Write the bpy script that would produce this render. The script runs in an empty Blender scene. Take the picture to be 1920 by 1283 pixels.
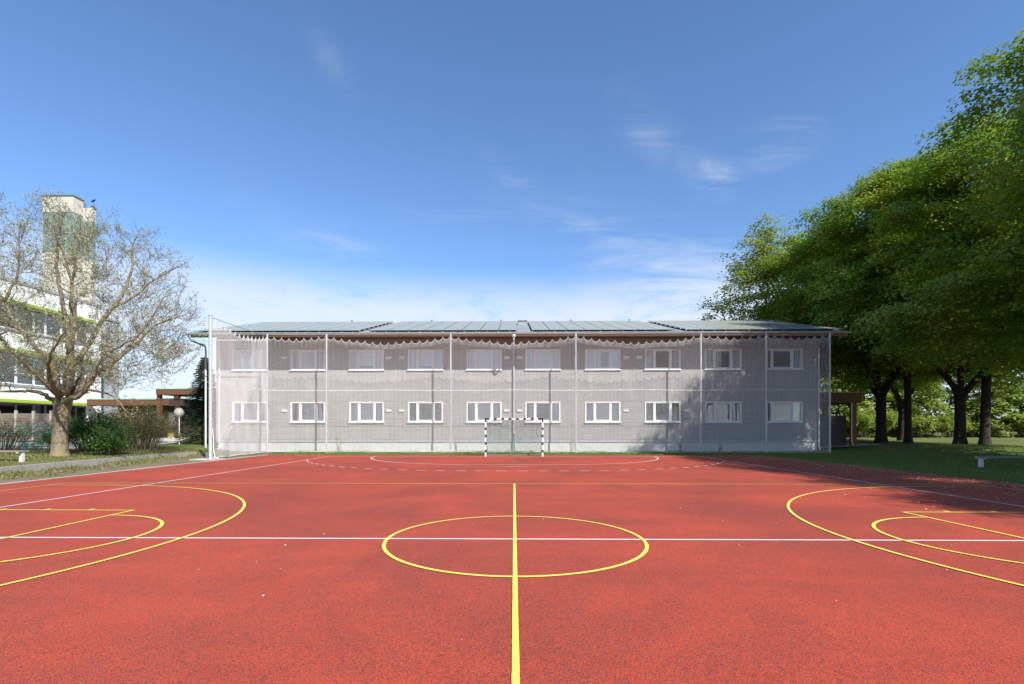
import bpy, math, random
import numpy as np
from mathutils import Vector
R = math.radians
C = bpy.context.scene.collection
SC = bpy.context.scene

# ------------------------------------------------------------------ camera, light, exposure
cd = bpy.data.cameras.new('camera'); cam = bpy.data.objects.new('camera', cd); C.objects.link(cam)
cam.location = (0, 0, 1.558); cam.rotation_euler = (R(90), 0, 0.0146)
cd.sensor_width = 36; cd.lens = 36 * 936.99 / 1920
cd.shift_x = (960 - 950.24) / 1920; cd.shift_y = (802.21 - 641.5) / 1920
cd.clip_end = 6000; cd.clip_start = 0.05
SC.camera = cam
SC.view_settings.view_transform = 'Standard'; SC.view_settings.look = 'None'
SC.view_settings.exposure = 0.62; SC.view_settings.gamma = 1
SC.cycles.max_bounces = 10; SC.cycles.transparent_max_bounces = 16
SC.cycles.sample_clamp_indirect = 5; SC.cycles.use_denoising = True

SUN_AZ, SUN_EL = 36.0, 40.5            # degrees right of straight behind the camera, above the horizon
sd = bpy.data.lights.new('sun', 'SUN'); sun = bpy.data.objects.new('sun', sd); C.objects.link(sun)
sd.energy = 5.0; sd.angle = R(0.53); sd.color = (1.0, 0.955, 0.89)
sv = Vector((math.sin(R(SUN_AZ)) * math.cos(R(SUN_EL)), -math.cos(R(SUN_AZ)) * math.cos(R(SUN_EL)), math.sin(R(SUN_EL))))
sun.rotation_euler = sv.to_track_quat('Z', 'Y').to_euler(); sun.location = (60, -80, 90)

W = bpy.data.worlds.new('World'); SC.world = W; W.use_nodes = True
def build_world():
    nt = W.node_tree; N = nt.nodes; L = nt.links; N.clear()
    def nd(t, **k):
        n = N.new(t)
        for a, b in k.items(): setattr(n, a, b)
        return n
    def mth(op, a, b=None, clamp=False):
        n = nd('ShaderNodeMath', operation=op, use_clamp=clamp)
        for i, v in enumerate((a, b)):
            if v is None: continue
            if isinstance(v, (int, float)): n.inputs[i].default_value = v
            else: L.new(v, n.inputs[i])
        return n.outputs[0]
    out = nd('ShaderNodeOutputWorld'); bg = nd('ShaderNodeBackground')
    sky = nd('ShaderNodeTexSky', sky_type='NISHITA', sun_disc=False)
    sky.sun_elevation = R(SUN_EL); sky.sun_rotation = R(180 - SUN_AZ)
    sky.altitude = 0; sky.air_density = 1.0; sky.dust_density = 0.0; sky.ozone_density = 5.2
    tc = nd('ShaderNodeTexCoord')
    sep = nd('ShaderNodeSeparateXYZ'); L.new(tc.outputs['Generated'], sep.inputs[0])
    x, y, z = sep.outputs
    zz = mth('MAXIMUM', z, 0.02)
    px = mth('DIVIDE', x, mth('ADD', zz, 0.06)); py = mth('DIVIDE', y, mth('ADD', zz, 0.06))
    cb = nd('ShaderNodeCombineXYZ'); L.new(px, cb.inputs[0]); L.new(py, cb.inputs[1])
    def noise(scale, detail, rough, dist, loc, sx, sy, rot=0):
        mp = nd('ShaderNodeMapping'); mp.inputs['Location'].default_value = loc
        mp.inputs['Rotation'].default_value = (0, 0, rot); mp.inputs['Scale'].default_value = (sx, sy, 1)
        L.new(cb.outputs[0], mp.inputs[0])
        n = nd('ShaderNodeTexNoise'); n.inputs['Scale'].default_value = scale; n.inputs['Detail'].default_value = detail
        n.inputs['Roughness'].default_value = rough; n.inputs['Distortion'].default_value = dist
        L.new(mp.outputs[0], n.inputs['Vector']); return n.outputs['Fac']
    def ramp(v, a, b):
        n = nd('ShaderNodeMapRange'); n.clamp = True; n.interpolation_type = 'SMOOTHSTEP'
        n.inputs[1].default_value = a; n.inputs[2].default_value = b; L.new(v, n.inputs[0]); return n.outputs[0]
    fine = noise(1.9, 9, 0.62, 0.5, (3.1, 1.7, 0), 1.0, 0.55, 0.35)
    big = noise(0.42, 3, 0.5, 0.2, (0.4, 2.2, 0), 1, 1)
    wisp = noise(2.6, 10, 0.66, 0.9, (7.3, 4.1, 0), 0.55, 1.5, -0.5)
    azi = mth('ARCTAN2', x, y)
    # low cirrus bank above the horizon, thin higher up, a few loose wisps to the right
    elev = mth('ARCSINE', z)
    bank = mth('MULTIPLY', ramp(elev, R(-4), R(1)), mth('SUBTRACT', 1.0, ramp(elev, R(12.0), R(18.0))))
    bank_c = mth('MULTIPLY', bank, ramp(fine, 0.16, 0.56))
    def patch(a0, e0, wa, we, tilt=0.0, amp=1.0):
        da = mth('SUBTRACT', azi, R(a0)); de = mth('SUBTRACT', mth('SUBTRACT', elev, R(e0)), mth('MULTIPLY', da, tilt))
        q = mth('ADD', mth('POWER', mth('DIVIDE', da, R(wa)), 2), mth('POWER', mth('DIVIDE', de, R(we)), 2))
        return mth('MULTIPLY', mth('POWER', 2.718, mth('MULTIPLY', q, -1)), amp)
    ps = None
    for a in ((13, 20, 11, 3.2, -0.3), (19, 15.5, 9, 4.5, -0.25, 1.6), (21.5, 25.0, 3.2, 1.8, -0.5, 1.5), (28, 26.8, 3.4, 1.9, 0.15, 1.3), (1, 25.5, 3.2, 1.4, -0.6),
              (-19, 19.5, 4, 1.6, 0.1), (-20, 34.5, 2.4, 1.5, -0.7, 0.4), (15, 30, 3, 2.2, -0.6), (-8, 22, 7, 1.2, 0.1)):
        p = patch(*a); ps = p if ps is None else mth('MAXIMUM', ps, p)
    wis = mth('MULTIPLY', ps, ramp(wisp, 0.42, 0.78))
    thin = mth('MULTIPLY', mth('MULTIPLY', ramp(fine, 0.5, 0.85), ramp(big, 0.48, 0.7)), mth('MULTIPLY', 0.25, mth('SUBTRACT', 1.0, ramp(elev, R(20), R(42)))))
    cov = mth('ADD', mth('ADD', mth('MULTIPLY', bank_c, 0.85), mth('MULTIPLY', wis, 0.36)), thin, True)
    mix = nd('ShaderNodeMixRGB'); mix.inputs[2].default_value = (4.5, 4.85, 5.4, 1)
    gr = nd('ShaderNodeMixRGB', blend_type='MULTIPLY'); gr.inputs[0].default_value = 1; gr.inputs[2].default_value = (0.93, 1.015, 1.09, 1); L.new(sky.outputs[0], gr.inputs[1])
    L.new(gr.outputs[0], mix.inputs[1]); L.new(cov, mix.inputs[0])
    L.new(mix.outputs[0], bg.inputs[0]); bg.inputs[1].default_value = 0.122
    L.new(bg.outputs[0], out.inputs[0])
build_world()

# ------------------------------------------------------------------ helpers
rng = np.random.default_rng(7); rnd = random.Random(5)
def tag(o, label=None, cat=None, group=None, kind=None):
    if label: o['label'] = label
    if cat: o['category'] = cat
    if group: o['group'] = group
    if kind: o['kind'] = kind
    return o
def thing(name, loc, label, cat, group=None, rz=0.0):
    o = bpy.data.objects.new(name, None); C.objects.link(o); o.location = loc; o.rotation_euler = (0, 0, rz)
    o.empty_display_size = 0.3
    return tag(o, label, cat, group)
def wloc(o):
    v = Vector((0, 0, 0))
    while o: v = v + o.location; o = o.parent
    return v
def link(name, me, parent):
    o = bpy.data.objects.new(name, me); C.objects.link(o)
    if parent: o.parent = parent
    return o
class MB:
    def __init__(s): s.v = []; s.f = []; s.mi = []; s.m = 0; s.sm = []; s.smooth = False
    def face(s, *ids): s.f.append(ids); s.mi.append(s.m); s.sm.append(s.smooth)
    def add(s, vs, fs):
        b = len(s.v); s.v += [tuple(p) for p in vs]
        for f in fs: s.face(*[i + b for i in f])
    def box(s, x0, x1, y0, y1, z0, z1):
        s.add([(x0, y0, z0), (x1, y0, z0), (x1, y1, z0), (x0, y1, z0), (x0, y0, z1), (x1, y0, z1), (x1, y1, z1), (x0, y1, z1)],
              [(3, 2, 1, 0), (4, 5, 6, 7), (0, 1, 5, 4), (1, 2, 6, 5), (2, 3, 7, 6), (3, 0, 4, 7)]); return s
    def beam(s, a, b, w, h, up=(0, 0, 1)):
        a = Vector(a); b = Vector(b); d = (b - a).normalized(); r = d.cross(Vector(up)).normalized(); u = r.cross(d)
        vs = [p + r * (sx * w / 2) + u * (sz * h / 2) for p in (a, b) for sx, sz in ((-1, -1), (1, -1), (1, 1), (-1, 1))]
        s.add(vs, [(0, 1, 2, 3), (7, 6, 5, 4), (0, 4, 5, 1), (1, 5, 6, 2), (2, 6, 7, 3), (3, 7, 4, 0)]); return s
    def tube(s, pts, rad, n=8, cap=True):
        pts = [Vector(p) for p in pts]
        if not hasattr(rad, '__len__'): rad = [rad] * len(pts)
        b = len(s.v); prev = None
        for i, p in enumerate(pts):
            d = (pts[min(i + 1, len(pts) - 1)] - pts[max(i - 1, 0)])
            if d.length < 1e-9: d = Vector((0, 0, 1))
            d.normalize()
            if prev is None: r = d.orthogonal().normalized()
            else:
                r = prev - d * prev.dot(d)
                r = r.normalized() if r.length > 1e-6 else d.orthogonal().normalized()
            prev = r; u = d.cross(r)
            for k in range(n):
                a = 2 * math.pi * k / n; s.v.append(tuple(p + (r * math.cos(a) + u * math.sin(a)) * rad[i]))
        for i in range(len(pts) - 1):
            for k in range(n):
                s.face(b + i * n + k, b + i * n + (k + 1) % n, b + (i + 1) * n + (k + 1) % n, b + (i + 1) * n + k)
        if cap and n > 2:
            s.face(*[b + k for k in range(n)][::-1]); s.face(*[b + (len(pts) - 1) * n + k for k in range(n)])
        return s
    def lathe(s, c, prof, n=20):
        b = len(s.v)
        for r, z in prof:
            for k in range(n):
                a = 2 * math.pi * k / n; s.v.append((c[0] + r * math.cos(a), c[1] + r * math.sin(a), c[2] + z))
        for i in range(len(prof) - 1):
            for k in range(n): s.face(b + i * n + k, b + i * n + (k + 1) % n, b + (i + 1) * n + (k + 1) % n, b + (i + 1) * n + k)
        return s
    def ball(s, c, r, n=16, m=10, sz=1.0):
        return s.lathe(c, [(max(1e-4, r * math.sin(math.pi * i / m)), -r * sz * math.cos(math.pi * i / m)) for i in range(m + 1)], n)
    def poly(s, pts): s.add(pts, [tuple(range(len(pts)))]); return s
    def prism_x(s, prof, x0, x1):
        n = len(prof); s.add([(x0, y, z) for y, z in prof] + [(x1, y, z) for y, z in prof],
              [tuple(range(n)), tuple(range(2 * n - 1, n - 1, -1))] + [(i, i + n, (i + 1) % n + n, (i + 1) % n) for i in range(n)]); return s
    def build(s, name, mats, parent=None):
        o3 = wloc(parent) if parent else Vector((0, 0, 0))
        me = bpy.data.meshes.new(name); me.from_pydata([(p[0] - o3.x, p[1] - o3.y, p[2] - o3.z) for p in s.v], [], s.f)
        for m in (mats if isinstance(mats, (list, tuple)) else [mats]): me.materials.append(m)
        if s.m or any(s.mi): me.polygons.foreach_set('material_index', s.mi)
        if any(s.sm): me.polygons.foreach_set('use_smooth', s.sm)
        me.update(); return link(name, me, parent)
def np_mesh(name, v, f, mats, attr=None):
    """v (N,3) float, f (M,k) int -> mesh; attr: per-face random number"""
    me = bpy.data.meshes.new(name); M, k = f.shape
    me.vertices.add(len(v)); me.vertices.foreach_set('co', np.asarray(v, np.float32).ravel())
    me.loops.add(M * k); me.loops.foreach_set('vertex_index', f.astype(np.int32).ravel())
    me.polygons.add(M); me.polygons.foreach_set('loop_start', (np.arange(M) * k).astype(np.int32))
    if attr is not None:
        a = me.attributes.new('rnd', 'FLOAT', 'FACE'); a.data.foreach_set('value', np.asarray(attr, np.float32))
    for m in (mats if isinstance(mats, (list, tuple)) else [mats]): me.materials.append(m)
    me.update(calc_edges=True); return me
def copy_tree(o, parent=None):
    c = o.copy(); C.objects.link(c)
    if parent: c.parent = parent
    for ch in list(o.children): copy_tree(ch, c)
    return c

# ------------------------------------------------------------------ materials
class NT:
    def __init__(s, name):
        s.m = bpy.data.materials.new(name); s.m.use_nodes = True; s.t = s.m.node_tree; s.N = s.t.nodes; s.L = s.t.links
        s.b = s.N['Principled BSDF']; s.out = s.N['Material Output']; s._tc = None
    def nd(s, t, **k):
        n = s.N.new(t)
        for a, b in k.items(): setattr(n, a, b)
        return n
    def co(s, scale=(1, 1, 1), rot=(0, 0, 0), loc=(0, 0, 0), kind='Object'):
        if s._tc is None: s._tc = s.nd('ShaderNodeTexCoord')
        mp = s.nd('ShaderNodeMapping'); mp.inputs['Scale'].default_value = scale; mp.inputs['Rotation'].default_value = rot; mp.inputs['Location'].default_value = loc
        s.L.new(s._tc.outputs[kind], mp.inputs[0]); return mp.outputs[0]
    def noise(s, scale, detail=3, rough=0.55, dist=0.0, vec=None, out='Fac'):
        n = s.nd('ShaderNodeTexNoise'); n.inputs['Scale'].default_value = scale; n.inputs['Detail'].default_value = detail
        n.inputs['Roughness'].default_value = rough; n.inputs['Distortion'].default_value = dist
        s.L.new(vec if vec is not None else s.co(), n.inputs['Vector']); return n.outputs[out]
    def voro(s, scale, vec=None, out='Color'):
        n = s.nd('ShaderNodeTexVoronoi'); n.inputs['Scale'].default_value = scale
        s.L.new(vec if vec is not None else s.co(), n.inputs['Vector']); return n.outputs[out]
    def rng(s, v, a, b, c=0.0, d=1.0):
        n = s.nd('ShaderNodeMapRange'); n.clamp = True
        for i, q in enumerate((a, b, c, d)): n.inputs[i + 1].default_value = q
        s.L.new(v, n.inputs[0]); return n.outputs[0]
    def mix(s, f, a, b, mode='MIX'):
        n = s.nd('ShaderNodeMixRGB', blend_type=mode)
        for i, q in enumerate((f, a, b)):
            if isinstance(q, (int, float)): n.inputs[i].default_value = q if i == 0 else (q, q, q, 1)
            elif isinstance(q, tuple): n.inputs[i].default_value = (*q[:3], 1)
            else: s.L.new(q, n.inputs[i])
        return n.outputs[0]
    def mth(s, op, a, b=0.0):
        n = s.nd('ShaderNodeMath', operation=op)
        for i, q in enumerate((a, b)):
            if isinstance(q, (int, float)): n.inputs[i].default_value = q
            else: s.L.new(q, n.inputs[i])
        return n.outputs[0]
    def base(s, c):
        if isinstance(c, tuple): s.b.inputs['Base Color'].default_value = (*c[:3], 1)
        else: s.L.new(c, s.b.inputs['Base Color'])
    def set(s, **k):
        for a, b in k.items():
            a = a.replace('_', ' ')
            if isinstance(b, (int, float)): s.b.inputs[a].default_value = b
            else: s.L.new(b, s.b.inputs[a])
    def bump(s, h, strength=0.3, dist=0.02):
        n = s.nd('ShaderNodeBump'); n.inputs['Strength'].default_value = strength; n.inputs['Distance'].default_value = dist
        s.L.new(h, n.inputs['Height']); s.L.new(n.outputs[0], s.b.inputs['Normal'])
def plain(name, c1, c2=None, scale=4.0, rough=0.6, bump=0.0, metal=0.0, spec=0.5, stretch=(1, 1, 1), detail=5, bdist=0.01):
    t = NT(name); c2 = c2 or tuple(q * 0.82 for q in c1)
    n = t.noise(scale, detail, 0.6, 0.1, t.co(stretch)); t.base(t.mix(t.rng(n, 0.3, 0.7), c1, c2))
    t.set(Roughness=rough, Metallic=metal, Specular_IOR_Level=spec)
    if bump: t.bump(n, bump, bdist)
    return t.m
def leafmat(name, c1, c2, c3=None, trans=0.35, rough=0.5, spec=0.35, tint=(1.0, 1.0, 0.55)):
    t = NT(name); a = t.nd('ShaderNodeAttribute', attribute_name='rnd'); col = t.mix(a.outputs['Fac'], c1, c2)
    if c3:
        col = t.mix(t.rng(t.noise(0.45, 2, 0.5), 0.42, 0.62), col, c3)
    t.base(col); t.set(Roughness=rough, Specular_IOR_Level=spec)
    tr = t.nd('ShaderNodeBsdfTranslucent'); t.L.new(t.mix(1.0, t.mix(1.0, col, tint, 'MULTIPLY'), (1.5, 1.5, 1.5), 'MULTIPLY'), tr.inputs[0])
    mx = t.nd('ShaderNodeMixShader'); mx.inputs[0].default_value = trans
    t.L.new(t.b.outputs[0], mx.inputs[1]); t.L.new(tr.outputs[0], mx.inputs[2]); t.L.new(mx.outputs[0], t.out.inputs[0]); return t.m
def glassmat(name, refl=0.9, tint=(0.94, 0.96, 0.96), ior=1.5, wob=0.0):
    t = NT(name); fr = t.nd('ShaderNodeFresnel'); fr.inputs[0].default_value = ior
    tr = t.nd('ShaderNodeBsdfTransparent'); tr.inputs[0].default_value = (*tint, 1)
    gl = t.nd('ShaderNodeBsdfGlossy'); gl.inputs['Roughness'].default_value = 0.015; gl.inputs['Color'].default_value = (refl, refl, refl, 1)
    if wob:
        bp = t.nd('ShaderNodeBump'); bp.inputs['Strength'].default_value = wob; bp.inputs['Distance'].default_value = 0.02
        t.L.new(t.noise(1.1, 2, 0.5), bp.inputs['Height']); t.L.new(bp.outputs[0], gl.inputs['Normal'])
    mx = t.nd('ShaderNodeMixShader'); t.L.new(t.mth('ADD', t.mth('MULTIPLY', fr.outputs[0], 1.6), 0.13), mx.inputs[0])
    t.L.new(tr.outputs[0], mx.inputs[1]); t.L.new(gl.outputs[0], mx.inputs[2]); t.L.new(mx.outputs[0], t.out.inputs[0])
    t.N.remove(t.b); return t.m

def court_mat():
    t = NT('red_granulate')
    blot = t.noise(0.33, 5, 0.62, 0.6); mid = t.noise(1.7, 4, 0.6, 0.2); streak = t.noise(0.5, 4, 0.6, 0.3, t.co((0.35, 1.6, 1), loc=(3, 9, 0)))
    g = t.voro(190); sp = t.nd('ShaderNodeSeparateColor'); t.L.new(g, sp.inputs[0])
    g2 = t.noise(95, 3, 0.75); cl = t.noise(13, 3, 0.6)
    col = t.mix(t.rng(mid, 0.3, 0.7), (0.475, 0.060, 0.028), (0.395, 0.049, 0.024))
    col = t.mix(t.mth('MULTIPLY', t.rng(blot, 0.44, 0.64), 0.75), col, (0.225, 0.036, 0.024))
    col = t.mix(t.mth('MULTIPLY', t.rng(streak, 0.48, 0.66), 0.60), col, (0.22, 0.032, 0.024))
    col = t.mix(t.rng(sp.outputs[0], 0.0, 1.0, 0.0, 0.5), col, (0.52, 0.075, 0.042))
    # dark crumbs between the red grains
    dens = t.mth('SUBTRACT', t.rng(blot, 0.35, 0.7, 0.86, 0.68), t.rng(cl, 0.35, 0.7, 0.0, 0.14))
    dark = t.mth('GREATER_THAN', sp.outputs[1], dens); dark2 = t.rng(g2, 0.50, 0.68)
    col = t.mix(t.mth('MULTIPLY', dark, 0.9), col, (0.055, 0.026, 0.028)); col = t.mix(t.mth('MULTIPLY', dark2, 0.5), col, (0.12, 0.035, 0.032))
    lite = t.mth('GREATER_THAN', sp.outputs[2], 0.972); col = t.mix(t.mth('MULTIPLY', lite, 0.3), col, (0.75, 0.42, 0.36))
    t.base(col); t.set(Roughness=0.9, Specular_IOR_Level=0.12, Sheen_Weight=0.11, Sheen_Roughness=0.5); t.b.inputs['Sheen Tint'].default_value = (1.0, 0.45, 0.30, 1)
    t.bump(t.mth('ADD', t.mth('MULTIPLY', sp.outputs[1], 0.4), g2), 0.55, 0.006); return t.m
def paint_mat(name, c, wear):
    t = NT(name); g = t.noise(150, 3, 0.7); w = t.noise(2.2, 5, 0.65)
    col = t.mix(t.mth('MULTIPLY', t.rng(g, 0.50, 0.64), 0.55), c, (0.32, 0.07, 0.035))
    col = t.mix(t.mth('MULTIPLY', t.rng(w, 0.5, 0.75), wear), col, tuple(q * 0.72 for q in c))
    t.base(col); t.set(Roughness=0.75); t.bump(g, 0.4, 0.004); return t.m
def lawn_mat():
    t = NT('lawn_grass'); a = t.noise(0.16, 4, 0.6, 0.4); b = t.noise(1.5, 5, 0.65); c = t.noise(30, 3, 0.7)
    col = t.mix(t.rng(b, 0.3, 0.7), (0.105, 0.165, 0.038), (0.175, 0.20, 0.062))
    col = t.mix(t.rng(a, 0.44, 0.62), col, (0.27, 0.225, 0.095)); col = t.mix(t.rng(c, 0.35, 0.7), col, (0.05, 0.085, 0.02))  # tan dry patches, spread wider to imitate sun patches on the grass
    t.base(col); t.set(Roughness=0.95, Specular_IOR_Level=0.15); t.bump(t.mth('ADD', c, b), 0.8, 0.05); return t.m
def dirt_mat():
    t = NT('dry_dirt'); a = t.noise(0.7, 5, 0.65, 0.3); c = t.noise(26, 4, 0.7)
    col = t.mix(t.rng(a, 0.42, 0.62), (0.27, 0.22, 0.16), (0.17, 0.17, 0.075)); col = t.mix(t.rng(c, 0.35, 0.7), col, (0.13, 0.10, 0.065))
    t.base(col); t.set(Roughness=0.95, Specular_IOR_Level=0.15); t.bump(c, 0.8, 0.03); return t.m
def concrete_mat(name, c1, c2, stain):
    t = NT(name); a = t.noise(1.3, 6, 0.65, 0.5); b = t.noise(9, 5, 0.65, 0.2, t.co((1, 1, 0.5))); c = t.noise(60, 3, 0.6)
    col = t.mix(t.rng(a, 0.35, 0.65), c1, c2); col = t.mix(t.mth('MULTIPLY', t.rng(b, 0.5, 0.72), 0.7), col, stain)
    col = t.mix(t.mth('MULTIPLY', t.rng(c, 0.45, 0.7), 0.3), col, tuple(q * 0.7 for q in c2)); t.base(col); t.set(Roughness=0.9); t.bump(t.mth('ADD', b, c), 0.5, 0.015); return t.m
def wood_mat(name, c1, c2, axis=0, rough=0.75):
    t = NT(name); s = [14.0, 14.0, 14.0]; s[axis] = 0.9
    g = t.noise(1.0, 6, 0.7, 0.4, t.co(tuple(s))); b = t.noise(0.9, 3, 0.5)
    col = t.mix(t.rng(g, 0.3, 0.7), c1, c2); col = t.mix(t.mth('MULTIPLY', t.rng(b, 0.45, 0.7), 0.5), col, tuple(q * 0.75 for q in c1))
    t.base(col); t.set(Roughness=rough); t.bump(g, 0.3, 0.01); return t.m
def bark_mat(name, c1, c2, moss=None, scale=1.0):
    t = NT(name); g = t.noise(7 * scale, 7, 0.72, 0.6, t.co((1.6, 1.6, 0.45))); b = t.noise(1.4, 4, 0.6)
    col = t.mix(t.rng(g, 0.35, 0.65), c1, c2)
    if moss: col = t.mix(t.mth('MULTIPLY', t.rng(b, 0.48, 0.62), 0.75), col, moss)
    t.base(col); t.set(Roughness=0.95, Specular_IOR_Level=0.2); t.bump(g, 0.9, 0.05); return t.m
def solar_mat():
    t = NT('solar_glass'); n = t.noise(0.9, 3, 0.5)
    df = t.nd('ShaderNodeBsdfDiffuse'); t.L.new(t.mix(n, (0.34, 0.345, 0.29), (0.40, 0.40, 0.34)), df.inputs[0])  # pale diffuse colour stands in for hazy sky reflection on the panels
    gl = t.nd('ShaderNodeBsdfGlossy'); gl.inputs['Color'].default_value = (0.74, 0.72, 0.60, 1); t.L.new(t.rng(t.noise(3, 4, 0.6), 0.3, 0.7, 0.10, 0.18), gl.inputs['Roughness'])
    mx = t.nd('ShaderNodeMixShader'); mx.inputs[0].default_value = 0.45; t.L.new(df.outputs[0], mx.inputs[1]); t.L.new(gl.outputs[0], mx.inputs[2]); t.L.new(mx.outputs[0], t.out.inputs[0]); t.N.remove(t.b); return t.m
def clad_mat():
    t = NT('grey_cladding'); a = t.noise(1.2, 5, 0.6, 0.2, t.co((1, 1, 0.6))); b = t.noise(16, 4, 0.7, 0.2, t.co((1, 1, 0.15)))
    v = t.voro(11.4, t.co((1, 0.0, 0.0))); s = t.nd('ShaderNodeSeparateColor'); t.L.new(v, s.inputs[0])
    col = t.mix(t.rng(s.outputs[0], 0, 1, 0, 0.35), (0.375, 0.367, 0.35), (0.32, 0.312, 0.298)); col = t.mix(t.mth('MULTIPLY', t.rng(a, 0.4, 0.7), 0.5), col, (0.31, 0.302, 0.288))
    col = t.mix(t.mth('MULTIPLY', t.rng(b, 0.45, 0.7), 0.25), col, (0.255, 0.25, 0.243)); t.base(col); t.set(Roughness=0.8, Specular_IOR_Level=0.3); t.bump(b, 0.2, 0.004); return t.m

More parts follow.
